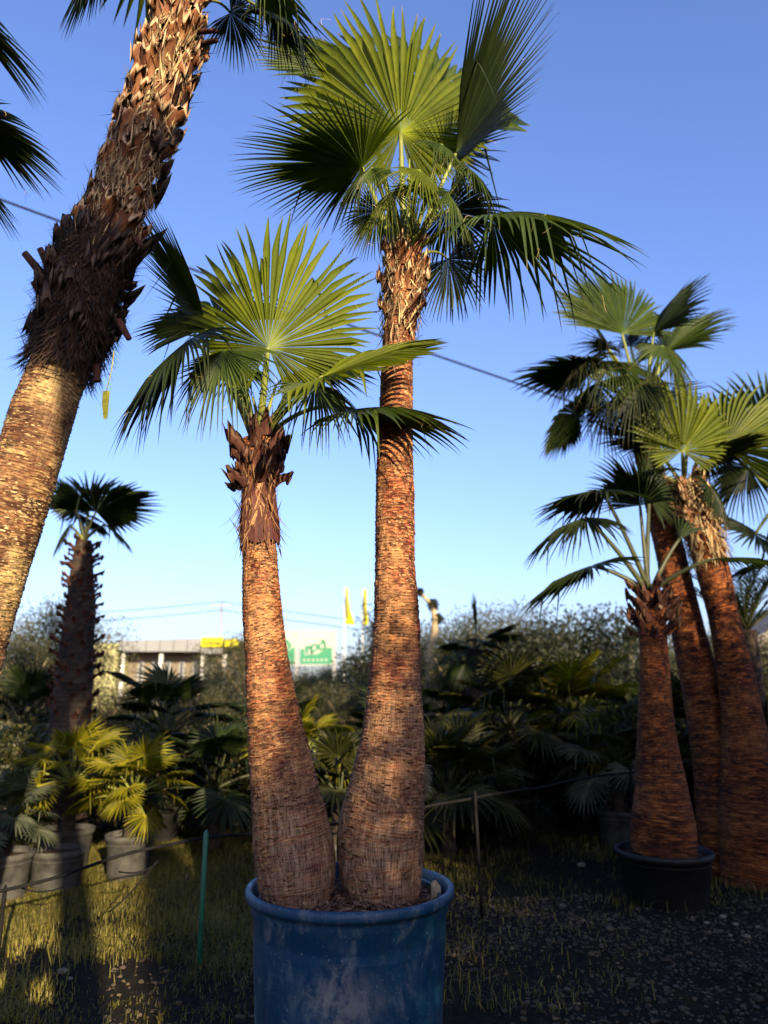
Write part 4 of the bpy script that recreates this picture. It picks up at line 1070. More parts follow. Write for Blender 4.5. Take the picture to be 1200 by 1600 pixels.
# left bed (lit)
low_palm('yellow-green low fan palm in a grey pot below the silhouetted palm', 105, 1300, 7.6, 22, .82, 'leaf_yellow', 3, .45, (75, -15), ('pale grey plastic pot under the yellow-green fan palm', .25, .40, 'grey_plastic'))
low_palm('yellow fan palm with radiating leaves beside the black irrigation hose', 205, 1290, 7.3, 20, .74, 'leaf_yellow', 8, .36, (75, -20), ('smooth grey pot under the radiating yellow fan palm', .22, .38, 'grey_plastic'))
low_palm('blue-grey fan palm spilling over a grey tub', 5, 1340, 6.6, 16, .62, 'leaf_grey', 14, .25, (80, -20), ('wide ribbed grey tub under the blue-grey fan palm', .24, .36, 'grey_plastic'))
plain_pot('empty-looking ribbed grey pot between the two yellow palms', at(88, 1372, 6.9)[:2], .23, .36, 'grey_plastic')
low_palm('dark shaded fan palm behind the yellow fan palms', 250, 1250, 9.0, 15, 1.2, 'leaf_dark', 19, .8, (80, -20), ('black pot under the dark shaded fan palm', .26, .4, 'black_plastic'))
low_palm('dark fan palm beside the green stake', 335, 1290, 8.2, 15, 1.1, 'leaf_dark', 21, .6, (80, -20))
# between the two trunks
low_palm('bright yellow arching fan palm seen between the two big trunks', 470, 1270, 8.6, 15, .9, 'leaf_yellow', 26, .5, (80, -5), ('black pot under the arching yellow fan palm', .26, .4, 'black_plastic'))
low_palm('green fan palm with upright leaves close behind the blue planter', 530, 1300, 6.6, 12, .9, 'leaf_olive', 29, .3, (85, 20), ('light grey pot close behind the blue planter', .22, .40, 'grey_plastic'))
# right of the planter
low_palm('broad green fan palm behind the planter, leaves splayed low', 700, 1270, 8.2, 22, 1.25, 'leaf_olive', 33, .55, (80, -10))
low_palm('yellow-green fan palm with a round top in the bed\'s middle', 905, 1250, 9.4, 25, 1.25, 'leaf_yellow', 37, .85, (85, -20), ('black tub under the round-topped fan palm', .28, .4, 'black_plastic'))
low_palm('olive-green fan palm left of the round-topped one', 800, 1260, 9.2, 23, 1.3, 'leaf_olive', 39, .8, (85, -20), ('black tub under the olive-green fan palm', .28, .4, 'black_plastic'))
low_palm('grey-green fan palm sheltered by the stout orange palm', 965, 1250, 8.6, 22, 1.0, 'leaf_grey', 44, .5, (80, -15), ('grey pot below the grey-green fan palm', .24, .38, 'grey_plastic'))
low_palm('dark bushy fan palm behind the group of orange palms', 1090, 1250, 9.6, 23, 1.3, 'leaf_olive', 46, .9, (85, -20))
low_palm('green fan palm squeezed between the orange palms', 1060, 1200, 8.6, 19, .7, 'leaf_olive', 48, .9, (70, -20))
low_palm('deep green fan palm at the feet of the frayed-necked palm', 1215, 1280, 8.6, 22, 1.1, 'leaf_dark', 49, .7, (80, -20))
for q, (px, Y, st_, lab) in enumerate(((610, 11.5, .8, 'dark fan palm hidden behind the taller trunk'), (430, 11.0, .7, 'dark fan palm hidden behind the shorter trunk'), (735, 11.5, 1.0, 'dark fan palm in front of the olive trees'), (1010, 12.0, 1.1, 'dark fan palm in front of the round topiary'), (30, 10.5, 1.1, 'dark fan palm behind the blue-grey one'))):
    low_palm(lab, px, 1200, Y, 22, 1.25, 'leaf_dark', 60 + q, st_, (80, -20))
# ragged palm whose leaves are tied up
b = at(738, 1200, 11.0); b[2] = 0
top = at(742, 1015, 11.0)
pt_ = Palm('ragged palm with one tied upright leaf and one blown sideways', b, name='fan_palm')
me, fr = trunk_mesh('trunk', [b + (0, 0, -.03), (b + top) / 2, top], [.18, .14, .12], M['bark_d'], 32, .03, .012, seed=61); part('trunk', me, pt_.root)
crown = top
pt_.frond(cb(0), at(743, 995, 10.9), at(747, 925, 10.8), (.9, -.3, .2), A=.35, nseg=14, st=9, mat='leaf_dark', pm='petiole_dark', seed=1, split=.5, droop=.05)
pt_.frond(cb(0), at(757, 1000, 10.8), at(808, 965, 10.6), (-.4, .1, .9), A=1.0, nseg=26, st=9, mat='leaf_dark', pm='petiole_dark', seed=2, split=.6, droop=.1)
crown_of(pt_, top, 8, (30, -40), .8, 'leaf_dark', 'petiole_dark', 71, 32, .42, .55, st=8)

# ================================================================== broad-leaved trees and shrubs
def tree_template(name, height, crown_r, crown_h, crown_z, leaves, leaf, seed, clumps=34, spread=.24, limbs=12, tr=.07, aspect=2.2):
    g = np.random.default_rng(seed)
    c = g.normal(0, 1, (clumps, 3)); c = unit(c) * (g.random((clumps, 1)) ** .45) * .82
    c = c * np.array([crown_r, crown_r, crown_h / 2]) + np.array([0, 0, crown_z])
    w = g.uniform(.5, 1.4, clumps); w /= w.sum()
    k = g.choice(clumps, leaves, p=w)
    p = c[k] + np.clip(g.normal(0, 1, (leaves, 3)), -1.7, 1.7) * spread * np.array([crown_r, crown_r, crown_h / 2]) * .75
    p[:, 2] = np.maximum(p[:, 2], .03)
    d = unit(g.normal(0, 1, (leaves, 3)) + unit(p - np.array([0, 0, crown_z])) * .7); e = unit(np.cross(d, g.normal(0, 1, (leaves, 3))))
    l = leaf * g.uniform(.6, 1.4, (leaves, 1)); b = l / aspect
    V = np.stack([p, p + d * l * .5 + e * b * .5, p + d * l, p + d * l * .5 - e * b * .5], 1).reshape(-1, 3)
    F = np.arange(leaves)[:, None] * 4 + np.arange(4)[None]
    cv = np.clip(.5 + .25 * g.normal(0, 1, clumps)[k] + .2 * g.normal(0, 1, leaves), 0, 1)
    lf = np.repeat(np.stack([cv] * 3, 1), 4, 0)
    mb = MB(); split = crown_z - crown_h * .38
    bend = np.array([g.normal(0, .1), g.normal(0, .1), max(split, .1)])
    mb.tube([(0, 0, -.05), bend * .5 + g.normal(0, .03, 3) * (1, 1, 0), bend], [tr * 1.2, tr, tr * .85], 10)
    for q in range(min(limbs, clumps)):
        mid = (bend + c[q]) / 2 + g.normal(0, .1, 3) * crown_r * .4
        mb.tube(bezier(bend - (0, 0, .05), mid, c[q], 7), np.linspace(tr * .6, tr * .1, 7), 6)
    return (V, F, lf), mb
TPL = {}
def template(key, lmat, wmat, *a, **k_):
    (V, F, lf), mb = tree_template(key, *a, **k_)
    TPL[key] = (make_mesh('crown', V, [F], M[lmat], {'lf': lf}, False), mb.mesh('trunk', M[wmat]))
template('olive1', 'olive', 'wood', 3.2, 1.25, 2.0, 2.2, 17000, .06, 1, 46, .26, 14, .09, 3.2)
template('olive2', 'olive', 'wood_pale', 3.2, 1.1, 1.8, 2.2, 15000, .06, 2, 38, .26, 14, .10, 3.2)
template('olive3', 'olive', 'wood', 3.0, 1.5, 1.7, 2.0, 17000, .06, 3, 50, .24, 14, .09, 3.0)
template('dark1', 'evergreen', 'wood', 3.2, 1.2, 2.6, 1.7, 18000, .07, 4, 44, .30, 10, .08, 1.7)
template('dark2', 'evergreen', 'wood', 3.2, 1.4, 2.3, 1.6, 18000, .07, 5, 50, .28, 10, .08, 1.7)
template('shrub1', 'hedge', 'wood', 1.6, .85, 1.3, .75, 9000, .055, 6, 34, .28, 9, .04, 1.8)
template('shrub2', 'evergreen', 'wood', 1.6, .9, 1.2, .70, 9000, .06, 7, 34, .28, 9, .04, 1.8)
template('patchy', 'evergreen', 'wood', 4.4, .95, 3.6, 2.5, 12000, .07, 9, 26, .20, 12, .07, 1.7)  # sparse clumps shaped so the unseen trees cast dappled light
template('ball', 'evergreen', 'wood', 1.0, .5, 1.0, .5, 5200, .05, 8, 160, .16, 8, .05, 1.6)
def tree(label, key, pos, s=1.0, rz=0.0, group=None, name='olive_tree', cat='tree', sz=None):
    z = float(ground_z(pos[0], pos[1]))
    e = empty(name, (pos[0], pos[1], z - .02), rz); e.scale = (s, s, sz or s); tag(e, label, cat, group)
    for nm, me in zip(('crown', 'trunk'), TPL[key]):
        o = bpy.data.objects.new(nm, me); col.objects.link(o); o.parent = e
    return e
def bgtree(label, key, px, Y, s, rz=0.0, sz=None, group=None, name='olive_tree', cat='tree'):
    p = at(px, 1100, Y); return tree(label, key, (p[0], Y), s, rz, group, name, cat, sz)
bgtree('tall hazy olive tree rising behind the silhouetted palm', 'olive1', 75, 15.0, 1.15, .3)
bgtree('olive tree tucked left of the silhouetted palm', 'olive2', 25, 11.5, .82, 1.3)
bgtree('small round olive tree right of the silhouetted palm', 'olive3', 165, 13.0, .66, 2.1)
bgtree('pale-trunked olive tree in front of the flat-roofed building', 'olive2', 300, 12.5, .62, 3.0)
bgtree('dark shrubby tree below the flat roof', 'dark2', 235, 14.0, .62, .4, name='evergreen_tree')
bgtree('dark evergreen below the yellow fascia', 'dark1', 340, 15.5, .66, 1.2, name='evergreen_tree')
bgtree('wispy olive tree at the end of the yellow fascia', 'olive1', 378, 19.0, 1.02, 2.6)
bgtree('dark evergreen in front of the white and green billboard', 'dark2', 450, 17.0, .75, 2.0, name='evergreen_tree')
bgtree('broad olive tree just below the billboard', 'olive3', 500, 15.5, .76, .9)
bgtree('dark conical evergreen beside the flag poles', 'dark1', 606, 22.0, 1.30, .2, name='evergreen_tree')
bgtree('olive tree between the flag poles and the taller trunk', 'olive1', 545, 14.0, .62, 3.8)
bgtree('olive tree at the right edge of the taller trunk', 'olive3', 690, 16.0, 1.10, 4.2)
bgtree('large leafy olive tree behind the ragged palm', 'olive1', 780, 17.0, 1.22, 1.1)
bgtree('grey olive tree beside the ragged palm', 'olive2', 715, 13.0, .85, 5.1)
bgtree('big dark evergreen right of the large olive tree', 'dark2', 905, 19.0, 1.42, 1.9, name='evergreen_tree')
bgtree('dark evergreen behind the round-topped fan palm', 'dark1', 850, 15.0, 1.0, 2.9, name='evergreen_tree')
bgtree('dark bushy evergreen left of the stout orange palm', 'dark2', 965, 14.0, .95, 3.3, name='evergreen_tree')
bgtree('grey-leaved olive tree behind the slender palms', 'olive1', 1075, 15.0, .98, .6)
bgtree('olive tree in front of the grey-roofed house', 'olive3', 1150, 13.0, .92, 1.7)
bgtree('twiggy grey olive tree at the foot of the feathery palm', 'olive2', 1215, 11.0, .82, 2.5)
row = 'far evergreen trees along the horizon'
g_ = np.random.default_rng(17)
for q in range(22):
    x = -34 + q * 3.4 + g_.normal(0, .6)
    y = 30 + g_.uniform(-3, 4) + (34 if x < 1 else 0)
    tree('far dark evergreen in the tree line along the horizon', ('dark1', 'dark2', 'olive3')[q % 3], (x, y), .95 + .35 * g_.random(), q * 1.3, row, 'evergreen_tree')
sh = 'low dark shrubs filling the bed'
SHL = ['between the blue-grey palm and the leaning trunk', 'just behind the yellow-green fan palm', 'behind the dark shaded fan palm', 'left of the shorter trunk', 'behind the arching yellow palm', 'at the right foot of the taller trunk', 'behind the broad green fan palm', 'behind the olive-green fan palm', 'behind the round-topped fan palm', 'behind the stout orange palm', 'behind the tallest orange palm', 'beside the feathery palm', 'under the pale-trunked olive tree', 'under the billboard', 'under the ragged palm']
for q, (px, Y) in enumerate(((20, 8.6), (160, 9.6), (300, 9.8), (400, 9.2), (560, 9.4), (640, 8.8), (760, 10.2), (860, 10.4), (940, 11.2), (1030, 10.6), (1130, 10.4), (1190, 9.8), (225, 11.2), (480, 11.8), (680, 10.4))):
    bgtree('low dark shrub ' + SHL[q], ('shrub2', 'shrub1')[q % 3 == 0], px, Y, .85 + .3 * g_.random(), q * 1.1, group=sh, name='shrub', cat='shrub')
# topiaries
def topiary(label, px, Y, balls, trunk):
    p = at(px, 1150, Y); e = empty('topiary_tree', (p[0], Y, 0)); tag(e, label, 'topiary')
    pts = np.array([at(a, b_, Y) for a, b_ in trunk]); pts[0][2] = -.03
    mb = MB().tube(pts - np.array([p[0], Y, 0]), np.linspace(.10, .05, len(pts)), 8)
    for (a, b_, r_) in balls:
        c = at(a, b_, Y); near = pts[np.argmin(np.linalg.norm(pts - c, axis=1))]
        mb.tube(np.array([near, c]) - np.array([p[0], Y, 0]), [.05, .03], 6)
        o = bpy.data.objects.new('foliage_ball', TPL['ball'][0]); col.objects.link(o); o.parent = e
        s = r_ / FPX * depth(c) / .55; o.scale = (s, s, s); o.location = Vector(c - np.array([p[0], Y, 0]) - np.array([0, 0, .5 * s])); o.rotation_euler = (0, 0, a)
    o = bpy.data.objects.new('trunk', mb.mesh('trunk', M['wood_pale'])); col.objects.link(o); o.parent = e
topiary('cloud-pruned topiary with two small pompoms on a crooked pale trunk', 672, 14.0, [(676, 946, 13), (684, 968, 12), (656, 926, 9)], [(668, 1160), (672, 1060), (670, 1015), (679, 990), (680, 965), (676, 946)])
topiary('round dark clipped topiary left of the stout orange palm', 986, 17.0, [(985, 992, 17), (986, 1008, 18)], [(986, 1160), (986, 1050), (986, 990)])

# ================================================================== far buildings, sign, flags, cables
bb = at(260, 1084, 46.0); bx = lambda px: at(px, 1005, 46.0)[0]
z1, z0 = float(at(260, 1001, 46.0)[2]), float(at(260, 1018, 46.0)[2])
root = empty('commercial_building', (bb[0], 46.0, 0)); tag(root, 'long flat-roofed building with a grey fascia and yellow end panels', 'building')
rot = Matrix.Rotation(math.radians(-6), 3, 'Z')
def bpart(name, x0, x1, y0, y1, za, zb, mat, parent=root):
    m = MB().box(((x0 + x1) / 2, (y0 + y1) / 2, (za + zb) / 2), (x1 - x0, y1 - y0, zb - za))
    o = part(name, m.mesh(name, M[mat], False), root) if parent is root else subpart(name, m.mesh(name, M[mat], False), parent)
    return o
xs = np.linspace(bx(186), bx(314), 7)
for q in range(6): bpart('fascia_panel', xs[q] + .02, xs[q + 1] - .02, 46, 46.25, z0, z1 + .12 * q / 6, 'fascia')
w_ = bpart('wall', bx(186), bx(380), 48, 62, -.1, z1 - .1, 'wall')
xs2 = np.linspace(bx(196), bx(372), 9)
for q in range(8):
    o = bpart('window', xs2[q] + .25, xs2[q + 1] - .25, 47.94, 48.05, .9, z0 - .5, 'metal')
    subpart('pane', MB().box(((xs2[q] + xs2[q + 1]) / 2, 47.92, (.9 + z0 - .5) / 2), (xs2[q + 1] - xs2[q] - .7, .03, z0 - 1.6)).mesh('pane', M['glass'], False), o)
bpart('roof', bx(186), bx(380), 46.3, 62, z1 - .1, z1 + .02, 'roof')
o = bpart('yellow_panel', bx(315), bx(348), 45.9, 46.2, z0 + .28, z1 + .2, 'yellow')
for q in range(7): subpart('lettering', MB().box((bx(319 + q * 4), 45.88, (z0 + z1) / 2 + .2), (.12, .02, .22 + .06 * (q % 2))).mesh('lettering', M['yellow_dark'], False), o)
bpart('yellow_panel', bx(351), bx(372), 46.0, 46.2, z0 + .28, z1 + .1, 'yellow')
bpart('canopy_edge', bx(315), bx(348), 46.0, 46.3, z0 - .12, z0 + .20, 'fascia')
for px in (190, 250, 316, 350): bpart('column', bx(px) - .1, bx(px) + .1, 46.4, 46.6, -.1, z0 - .13, 'white')
bpart('annex_wall', bx(146), bx(185), 46.1, 54, -.1, z1 - .15, 'cream')
# billboard
YB_ = 38.0
bl_ = at(480, 1012, YB_)
root = empty('billboard', (bl_[0], YB_, 0)); tag(root, 'white and green two-panel billboard on posts behind the hedge', 'billboard')
def px3(px, py, Y=YB_): return at(px, py, Y)
def quadbox(name, px0, px1, py0, py1, y0, y1, mat, parent=None):
    a, b_ = px3(px0, py1), px3(px1, py0)
    m = MB().box(((a[0] + b_[0]) / 2, (y0 + y1) / 2, (a[2] + b_[2]) / 2), (b_[0] - a[0], y1 - y0, b_[2] - a[2])).mesh(name, M[mat], False)
    return part(name, m, root) if parent is None else subpart(name, m, parent)
from mathutils import Vector as _V
def sign_text(txt, px, py, hpx, mat, parent, y, name='lettering', rot=0.0, ital=0.0, off=0.0):
    cu = bpy.data.curves.new('lettering', 'FONT'); cu.body = txt; cu.size = hpx / FPX * depth(px3(px, py)) * 1.35; cu.extrude = .01; cu.shear = ital; cu.offset = off
    ob = bpy.data.objects.new('tmp', cu); col.objects.link(ob)
    dg = bpy.context.evaluated_depsgraph_get(); me = bpy.data.meshes.new_from_object(ob.evaluated_get(dg)); bpy.data.objects.remove(ob)
    me.materials.clear(); me.materials.append(M[mat])
    c = px3(px, py); me.transform(Matrix.Translation((c[0], y, c[2])) @ Matrix.Rotation(rot, 4, 'Y') @ Matrix.Rotation(math.pi / 2, 4, 'X'))
    return subpart(name, me, parent)
for (x0, x1) in ((468, 521), (414, 463)):
    pn = quadbox('panel', x0, x1, 985, 1040, YB_, YB_ + .12, 'sign_white')
    s_ = (x1 - x0) / 53
    a, b_ = px3(x0 + 1, 1038), px3(x1 - 2, 1012)
    # green field with a stepped, rising upper edge
    xs3 = [x0 + 1.5, x0 + 9 * s_, x0 + 9.2 * s_, x0 + 28 * s_, x0 + 41 * s_, x1 - 2]; ys3 = [1014, 1014, 1023, 1022, 1012, 1012]
    top_ = np.array([px3(xx, yy) for xx, yy in zip(xs3, ys3)]); bot = top_.copy(); bot[:, 2] = a[2]
    V = np.concatenate([top_, bot]); V[:, 1] = YB_ - .006
    m = make_mesh('green_field', V, [np.array([[q, q + 6, q + 7, q + 1] for q in range(5)])], M['sign_green'], smooth=False)
    subpart('green_field', m, pn)
    sign_text('RDO', x0 + 9 * s_, 1021.5, 11.5, 'sign_white', pn, YB_ - .020, rot=math.radians(-14), ital=.15, off=.075)
    sign_text('RDO', x0 + 9 * s_, 1021.5, 11.5, 'sign_green', pn, YB_ - .036, rot=math.radians(-14), ital=.15, off=.028)
    arc = np.array([px3(x0 + (34 + 6.5 * math.cos(t_)) * s_, 1009 - 9 * math.sin(t_)) for t_ in np.linspace(-.9, 1.4, 9)]); arc[:, 1] = YB_ - .03
    subpart('swoosh', MB().tube(arc, np.linspace(.03, .07, 9), 6).mesh('swoosh', M['sign_green']), pn)
    g_ = np.random.default_rng(5)
    for q in range(14): quadbox('print_mark', x0 + (9 + q * 2.6) * s_, x0 + (11.0 + q * 2.6) * s_, 992.6 - q * .1, 994.4 - q * .1 + g_.random(), YB_ - .02, YB_ - .005, 'sign_grey', pn)
    for q in range(5): quadbox('print_mark', x0 + (13 + q * 2.3) * s_, x0 + (14.8 + q * 2.3) * s_, 1000.5, 1002.5, YB_ - .02, YB_ - .005, 'sign_grey', pn)
    for q in range(6): quadbox('print_mark', x0 + (6 + q * 6.8) * s_, x0 + (9.0 + q * 6.8) * s_, 1029.5, 1033, YB_ - .02, YB_ - .010, 'sign_white', pn)
for px in (523.5, 465.5, 412):
    c = px3(px, 985); part('post', MB().box((c[0], YB_ + .08, c[2] / 2), (.16, .2, c[2] + .1)).mesh('post', M['metal'], False), root)
# banner flags
fl = 'yellow banner flags on poles'
for q, (px, py0, py1, w0_, w1_) in enumerate(((539, 918, 976, 4, 15), (567, 921, 977, 5, 8))):
    Yf = 37.0; c = at(px, py0, Yf); root = empty('banner_flag', (c[0], Yf, 0)); tag(root, ('tall yellow banner flag, its lower corner flying out', 'narrow yellow banner flag furled straight on its pole')[q], 'flag', fl)
    part('pole', MB().tube([(c[0], Yf, -.05), (c[0], Yf, c[2] * .5), (c[0], Yf, c[2] + .05)], [.06, .045, .025], 8).mesh('pole', M['white']), root)
    nv, nu = 14, 6; V = []
    for v in range(nv):
        cc = at(px, py0 + (py1 - py0) * v / (nv - 1), Yf); ww = (w0_ + (w1_ - w0_) * (v / (nv - 1)) ** 2.2) / FPX * depth(cc)
        for u in range(nu): V.append([cc[0] + .03 + ww * u / (nu - 1), Yf + .12 * math.sin(u * 1.4 + v * .5) * u / nu, cc[2]])
    F = [[v * nu + u, v * nu + u + 1, (v + 1) * nu + u + 1, (v + 1) * nu + u] for v in range(nv - 1) for u in range(nu - 1)]
    o = part('flag', make_mesh('flag', np.array(V), [np.array(F)], M['yellow']), root)
    md = o.modifiers.new('thick', 'SOLIDIFY'); md.thickness = .01
    V = np.array([at(px + (2.6 + .25 * v) , py0 + 8 + 40 * v / 6, Yf - .16) for v in range(7)])
    subpart('dark_print', MB().tube(V, [.02, .05, .06, .06, .07, .06, .03], 6).mesh('dark_print', M['yellow_dark']), o)
# house at the far right
ch = at(1195, 1010, 22.0)
root = empty('house', (ch[0] + 2.2, 22.0, 0)); tag(root, 'small house with a sloping grey tiled roof and metal flue', 'house')
zr = float(at(1180, 975, 22.0)[2]); ze = float(at(1165, 1005, 22.0)[2])
x0, x1 = at(1163, 1000, 22.0)[0], at(1163, 1000, 22.0)[0] + 6
part('wall', MB().box(((x0 + x1) / 2, 24.5, ze / 2), (x1 - x0 - .4, 4.6, ze)).mesh('wall', M['wall'], False), root)
mb = MB(); mb.add([[x0, 22, ze], [x0, 27, ze], [x1, 22, ze], [x1, 27, ze], [(x0 + x1) / 2, 22, zr + .9], [(x0 + x1) / 2, 27, zr + .9], [x0, 22, ze - .12], [x1, 22, ze - .12]], [[0, 4, 5, 1], [4, 2, 3, 5], [0, 6, 7, 2]], [[0, 2, 4], [1, 5, 3]])
rf = part('roof', mb.mesh('roof', M['roof'], False), root)
c0 = at(1167, 1000, 21.9); c1 = at(1167, 982, 21.9)
subpart('flue', MB().tube([c0, c1, c1 + (0, 0, .02), c1 + (0, 0, .12)], [.06, .06, .12, .12], 10).mesh('flue', M['metal']), rf)
part('window', MB().box((x0 + 1.6, 22.19, 1.6), (1.0, .06, 1.1)).mesh('window', M['glass'], False), root)
# cables and utility poles
def cable(label, a, b_, sag, r_):
    u = np.linspace(0, 1, 40)[:, None]; P = a * (1 - u) + b_ * u; P[:, 2] -= sag * 4 * (u * (1 - u))[:, 0]
    tag(link('overhead_cable', MB().tube(P, r_, 6).mesh('overhead_cable', M['cable'])), label, 'cable')
cl, cr = at(-260, 215, 15.0), at(1420, 800, 24.0)
cable('thick twisted overhead cable slanting down behind the palm crowns', cl, cr, .25, .030)
def utility_pole(label, p, h, arms=True):
    root = empty('utility_pole', (p[0], p[1], 0)); tag(root, label, 'utility pole')
    part('pole', MB().tube([(p[0], p[1], -.2), (p[0], p[1], h)], [.13, .09], 10).mesh('pole', M['metal']), root)
    if arms:
        part('cross_arm', MB().box((p[0], p[1] - .1, h - .3), (1.7, .1, .1)).mesh('cross_arm', M['metal'], False), root)
        for dx in (-.75, 0, .75): part('insulator', MB().tube([(p[0] + dx, p[1] - .1, h - .26), (p[0] + dx, p[1] - .1, h - .1), (p[0] + dx, p[1] - .1, h)], [.03, .06, .04], 8).mesh('insulator', M['metal']), root)
utility_pole('plain metal pole carrying the high end of the thick slanting cable', (cl[0], cl[1] + .15), cl[2] + .3, False)
utility_pole('plain metal pole carrying the low end of the thick slanting cable', (cr[0], cr[1] + .15), cr[2] + .3, False)
pu = at(347, 940, 62.0); utility_pole('thin distant utility pole with a cross arm above the flat roof', pu, float(pu[2]))
for q, (dz, lab) in enumerate(((0, 'upper faint wire running left from the distant utility pole'), (-.7, 'lower faint wire running left from the distant utility pole'))):
    cable(lab, at(-150, 955, 62.0) + (0, 0, dz), pu + (0, -.1, dz), .6, .03)
    cable(lab.replace('left', 'right'), pu + (0, -.1, dz), at(1350, 1010, 62.0) + (0, 0, dz), 1.2, .03)

# ================================================================== irrigation line and stakes
hp = np.array([at(a, b_, y) for a, b_, y in ((-120, 1420, 4.6), (0, 1393, 4.7), (100, 1368, 4.8), (200, 1334, 4.95), (322, 1309, 5.05), (480, 1296, 5.5), (660, 1262, 5.9), (738, 1246, 6.0), (830, 1232, 6.6), (940, 1212, 7.2), (1010, 1204, 7.4))])
Q, _, _ = resample(hp, np.ones(len(hp)), 90)
Q[:, 2] += .012 * vnoise(Q * 3, 8)
tag(link('irrigation_hose', MB().tube(Q, .010, 8).mesh('irrigation_hose', M['hose'])), 'black irrigation hose strung low across the bed on stakes', 'hose')
for q, (pts, lab) in enumerate(((((30, 1385), (60, 1402), (100, 1385)), 'loop of thin black tube hanging under the hose by the ribbed grey pots'), (((170, 1425), (200, 1405), (245, 1345)), 'thin black tube running from the hose down into the lit grass'), (((185, 1362), (225, 1370), (248, 1345)), 'short drooping black tube below the hose near the yellow palm'))):
    P = bezier(at(*pts[0], 4.85), at(*pts[1], 4.85), at(*pts[2], 4.95), 16)
    tag(link('drip_tube', MB().tube(P, .005, 6).mesh('drip_tube', M['hose'])), lab, 'tube')
def stake(label, px, py0, Y, r_, mat, lean_=0.0, z=None):
    t_ = at(px, py0, Y); b_ = np.array([t_[0] - lean_, Y, float(ground_z(t_[0], Y)) - .12])
    tag(link('stake', MB().tube([b_, b_ * .5 + t_ * .5, t_, t_ + (0, 0, .02)], [r_, r_, r_, r_ * .35], 10).mesh('stake', M[mat])), label, 'stake')
stake('slim green stake pushed into the shaded ground left of the planter', 322, 1302, 5.03, .016, 'green_stake')
stake('thin black stake in the ground right of the planter', 742, 1240, 5.98, .013, 'hose', -.03)
stake('short black stake holding the hose beside the ribbed grey pots', 8, 1388, 4.74, .013, 'hose')
stake('black stake by the pots behind the stout orange palm', 985, 1200, 7.38, .014, 'hose')
P = bezier(at(292, 1365, 5.0), at(288, 1420, 5.0), at(322, 1448, 5.03), 14)
tag(link('drip_tube', MB().tube(P, .003, 6).mesh('drip_tube', M['grey_plastic'])), 'pale curved wire beside the green stake', 'wire')

# ================================================================== grass, gravel, litter
def in_gap(x, y):
    return np.ones_like(x, bool)
g_ = np.random.default_rng(77)
def scatter(n_, x0, x1, y0, y1, thr, freq, seed):
    x = g_.uniform(x0, x1, n_); y = g_.uniform(y0, y1, n_)
    k_ = fbm(np.stack([x * freq, y * freq, x * 0], -1), seed, 3) + g_.normal(0, .22, n_) > thr
    return x[k_], y[k_]
X, Y_ = [], []
for a in ((105000, -5.5, -.6, 4.2, 9.5, -.45, .9, 5), (26000, .3, 6.5, 4.3, 11, .12, .8, 9), (9000, -1.0, 1.5, 4.6, 9, .1, .8, 12), (5000, -6, 7, 9, 16, .0, .5, 13)):
    x, y = scatter(*a); X.append(x); Y_.append(y)
x, y = np.concatenate(X), np.concatenate(Y_)
n_ = len(x); z = ground_z(x, y)
h = g_.uniform(.025, .095, n_) * (1 + .6 * vnoise(np.stack([x * 2, y * 2, x * 0], -1), 6)); h = np.maximum(h, .02)
a = g_.uniform(0, 6.283, n_); w = g_.uniform(.002, .0045, n_)
e = np.stack([np.cos(a), np.sin(a), a * 0], -1); dr_ = np.stack([-np.sin(a), np.cos(a), a * 0], -1)
p = np.stack([x, y, z - .004], -1); bend = g_.normal(0, .95, n_)
mid = p + np.stack([a * 0, a * 0, h * .6], -1) + dr_ * (bend * h * .3)[:, None]
tip = p + np.stack([a * 0, a * 0, h * (1 - .25 * np.abs(bend))], -1) + dr_ * (bend * h)[:, None]
V = np.stack([p - e * w[:, None], p + e * w[:, None], mid + e * (w * .7)[:, None], mid - e * (w * .7)[:, None], tip], 1).reshape(-1, 3)
f = np.arange(n_)[:, None] * 5
cg = np.clip(.45 + .4 * vnoise(np.stack([x * 1.5, y * 1.5, x * 0], -1), 7) + g_.normal(0, .2, n_), 0, 1)
o = link('grass', make_mesh('grass', V, [f + np.array([[0, 1, 2, 3]]), f + np.array([[3, 2, 4]])], M['grass'], {'lf': np.repeat(np.stack([cg] * 3, -1), 5, 0)}, False))
tag(o, 'dry yellow-green grass tufts growing between the pots', 'grass', kind='stuff')
# gravel
ico_v = np.array([[0, 0, 1], [.89, 0, .45], [.28, .85, .45], [-.72, .53, .45], [-.72, -.53, .45], [.28, -.85, .45], [.72, .53, -.45], [-.28, .85, -.45], [-.89, 0, -.45], [-.28, -.85, -.45], [.72, -.53, -.45], [0, 0, -1]])
ico_f = np.array([[0, 1, 2], [0, 2, 3], [0, 3, 4], [0, 4, 5], [0, 5, 1], [1, 6, 2], [2, 6, 7], [2, 7, 3], [3, 7, 8], [3, 8, 4], [4, 8, 9], [4, 9, 5], [5, 9, 10], [5, 10, 1], [1, 10, 6], [11, 7, 6], [11, 8, 7], [11, 9, 8], [11, 10, 9], [11, 6, 10]])
X, Y_ = [], []
for a in ((16000, .2, 5.0, 3.7, 6.6, -.25, .9, 21), (4000, -4, .2, 3.7, 5.2, .0, .9, 22)):
    x, y = scatter(*a); X.append(x); Y_.append(y)
x, y = np.concatenate(X), np.concatenate(Y_); n_ = len(x)
s_ = np.exp(g_.normal(-4.75, .42, n_))
sc = s_[:, None, None] * g_.uniform(.6, 1.3, (n_, 1, 3)) * np.array([1, 1, .6])
V = ico_v[None] * (1 + g_.normal(0, .12, (n_, 12, 1))) * sc
V = V + np.stack([x, y, ground_z(x, y) + s_ * .2], -1)[:, None]
F = (np.arange(n_)[:, None, None] * 12 + ico_f[None]).reshape(-1, 3)
cg = np.clip(g_.normal(.4, .22, n_), 0, 1)
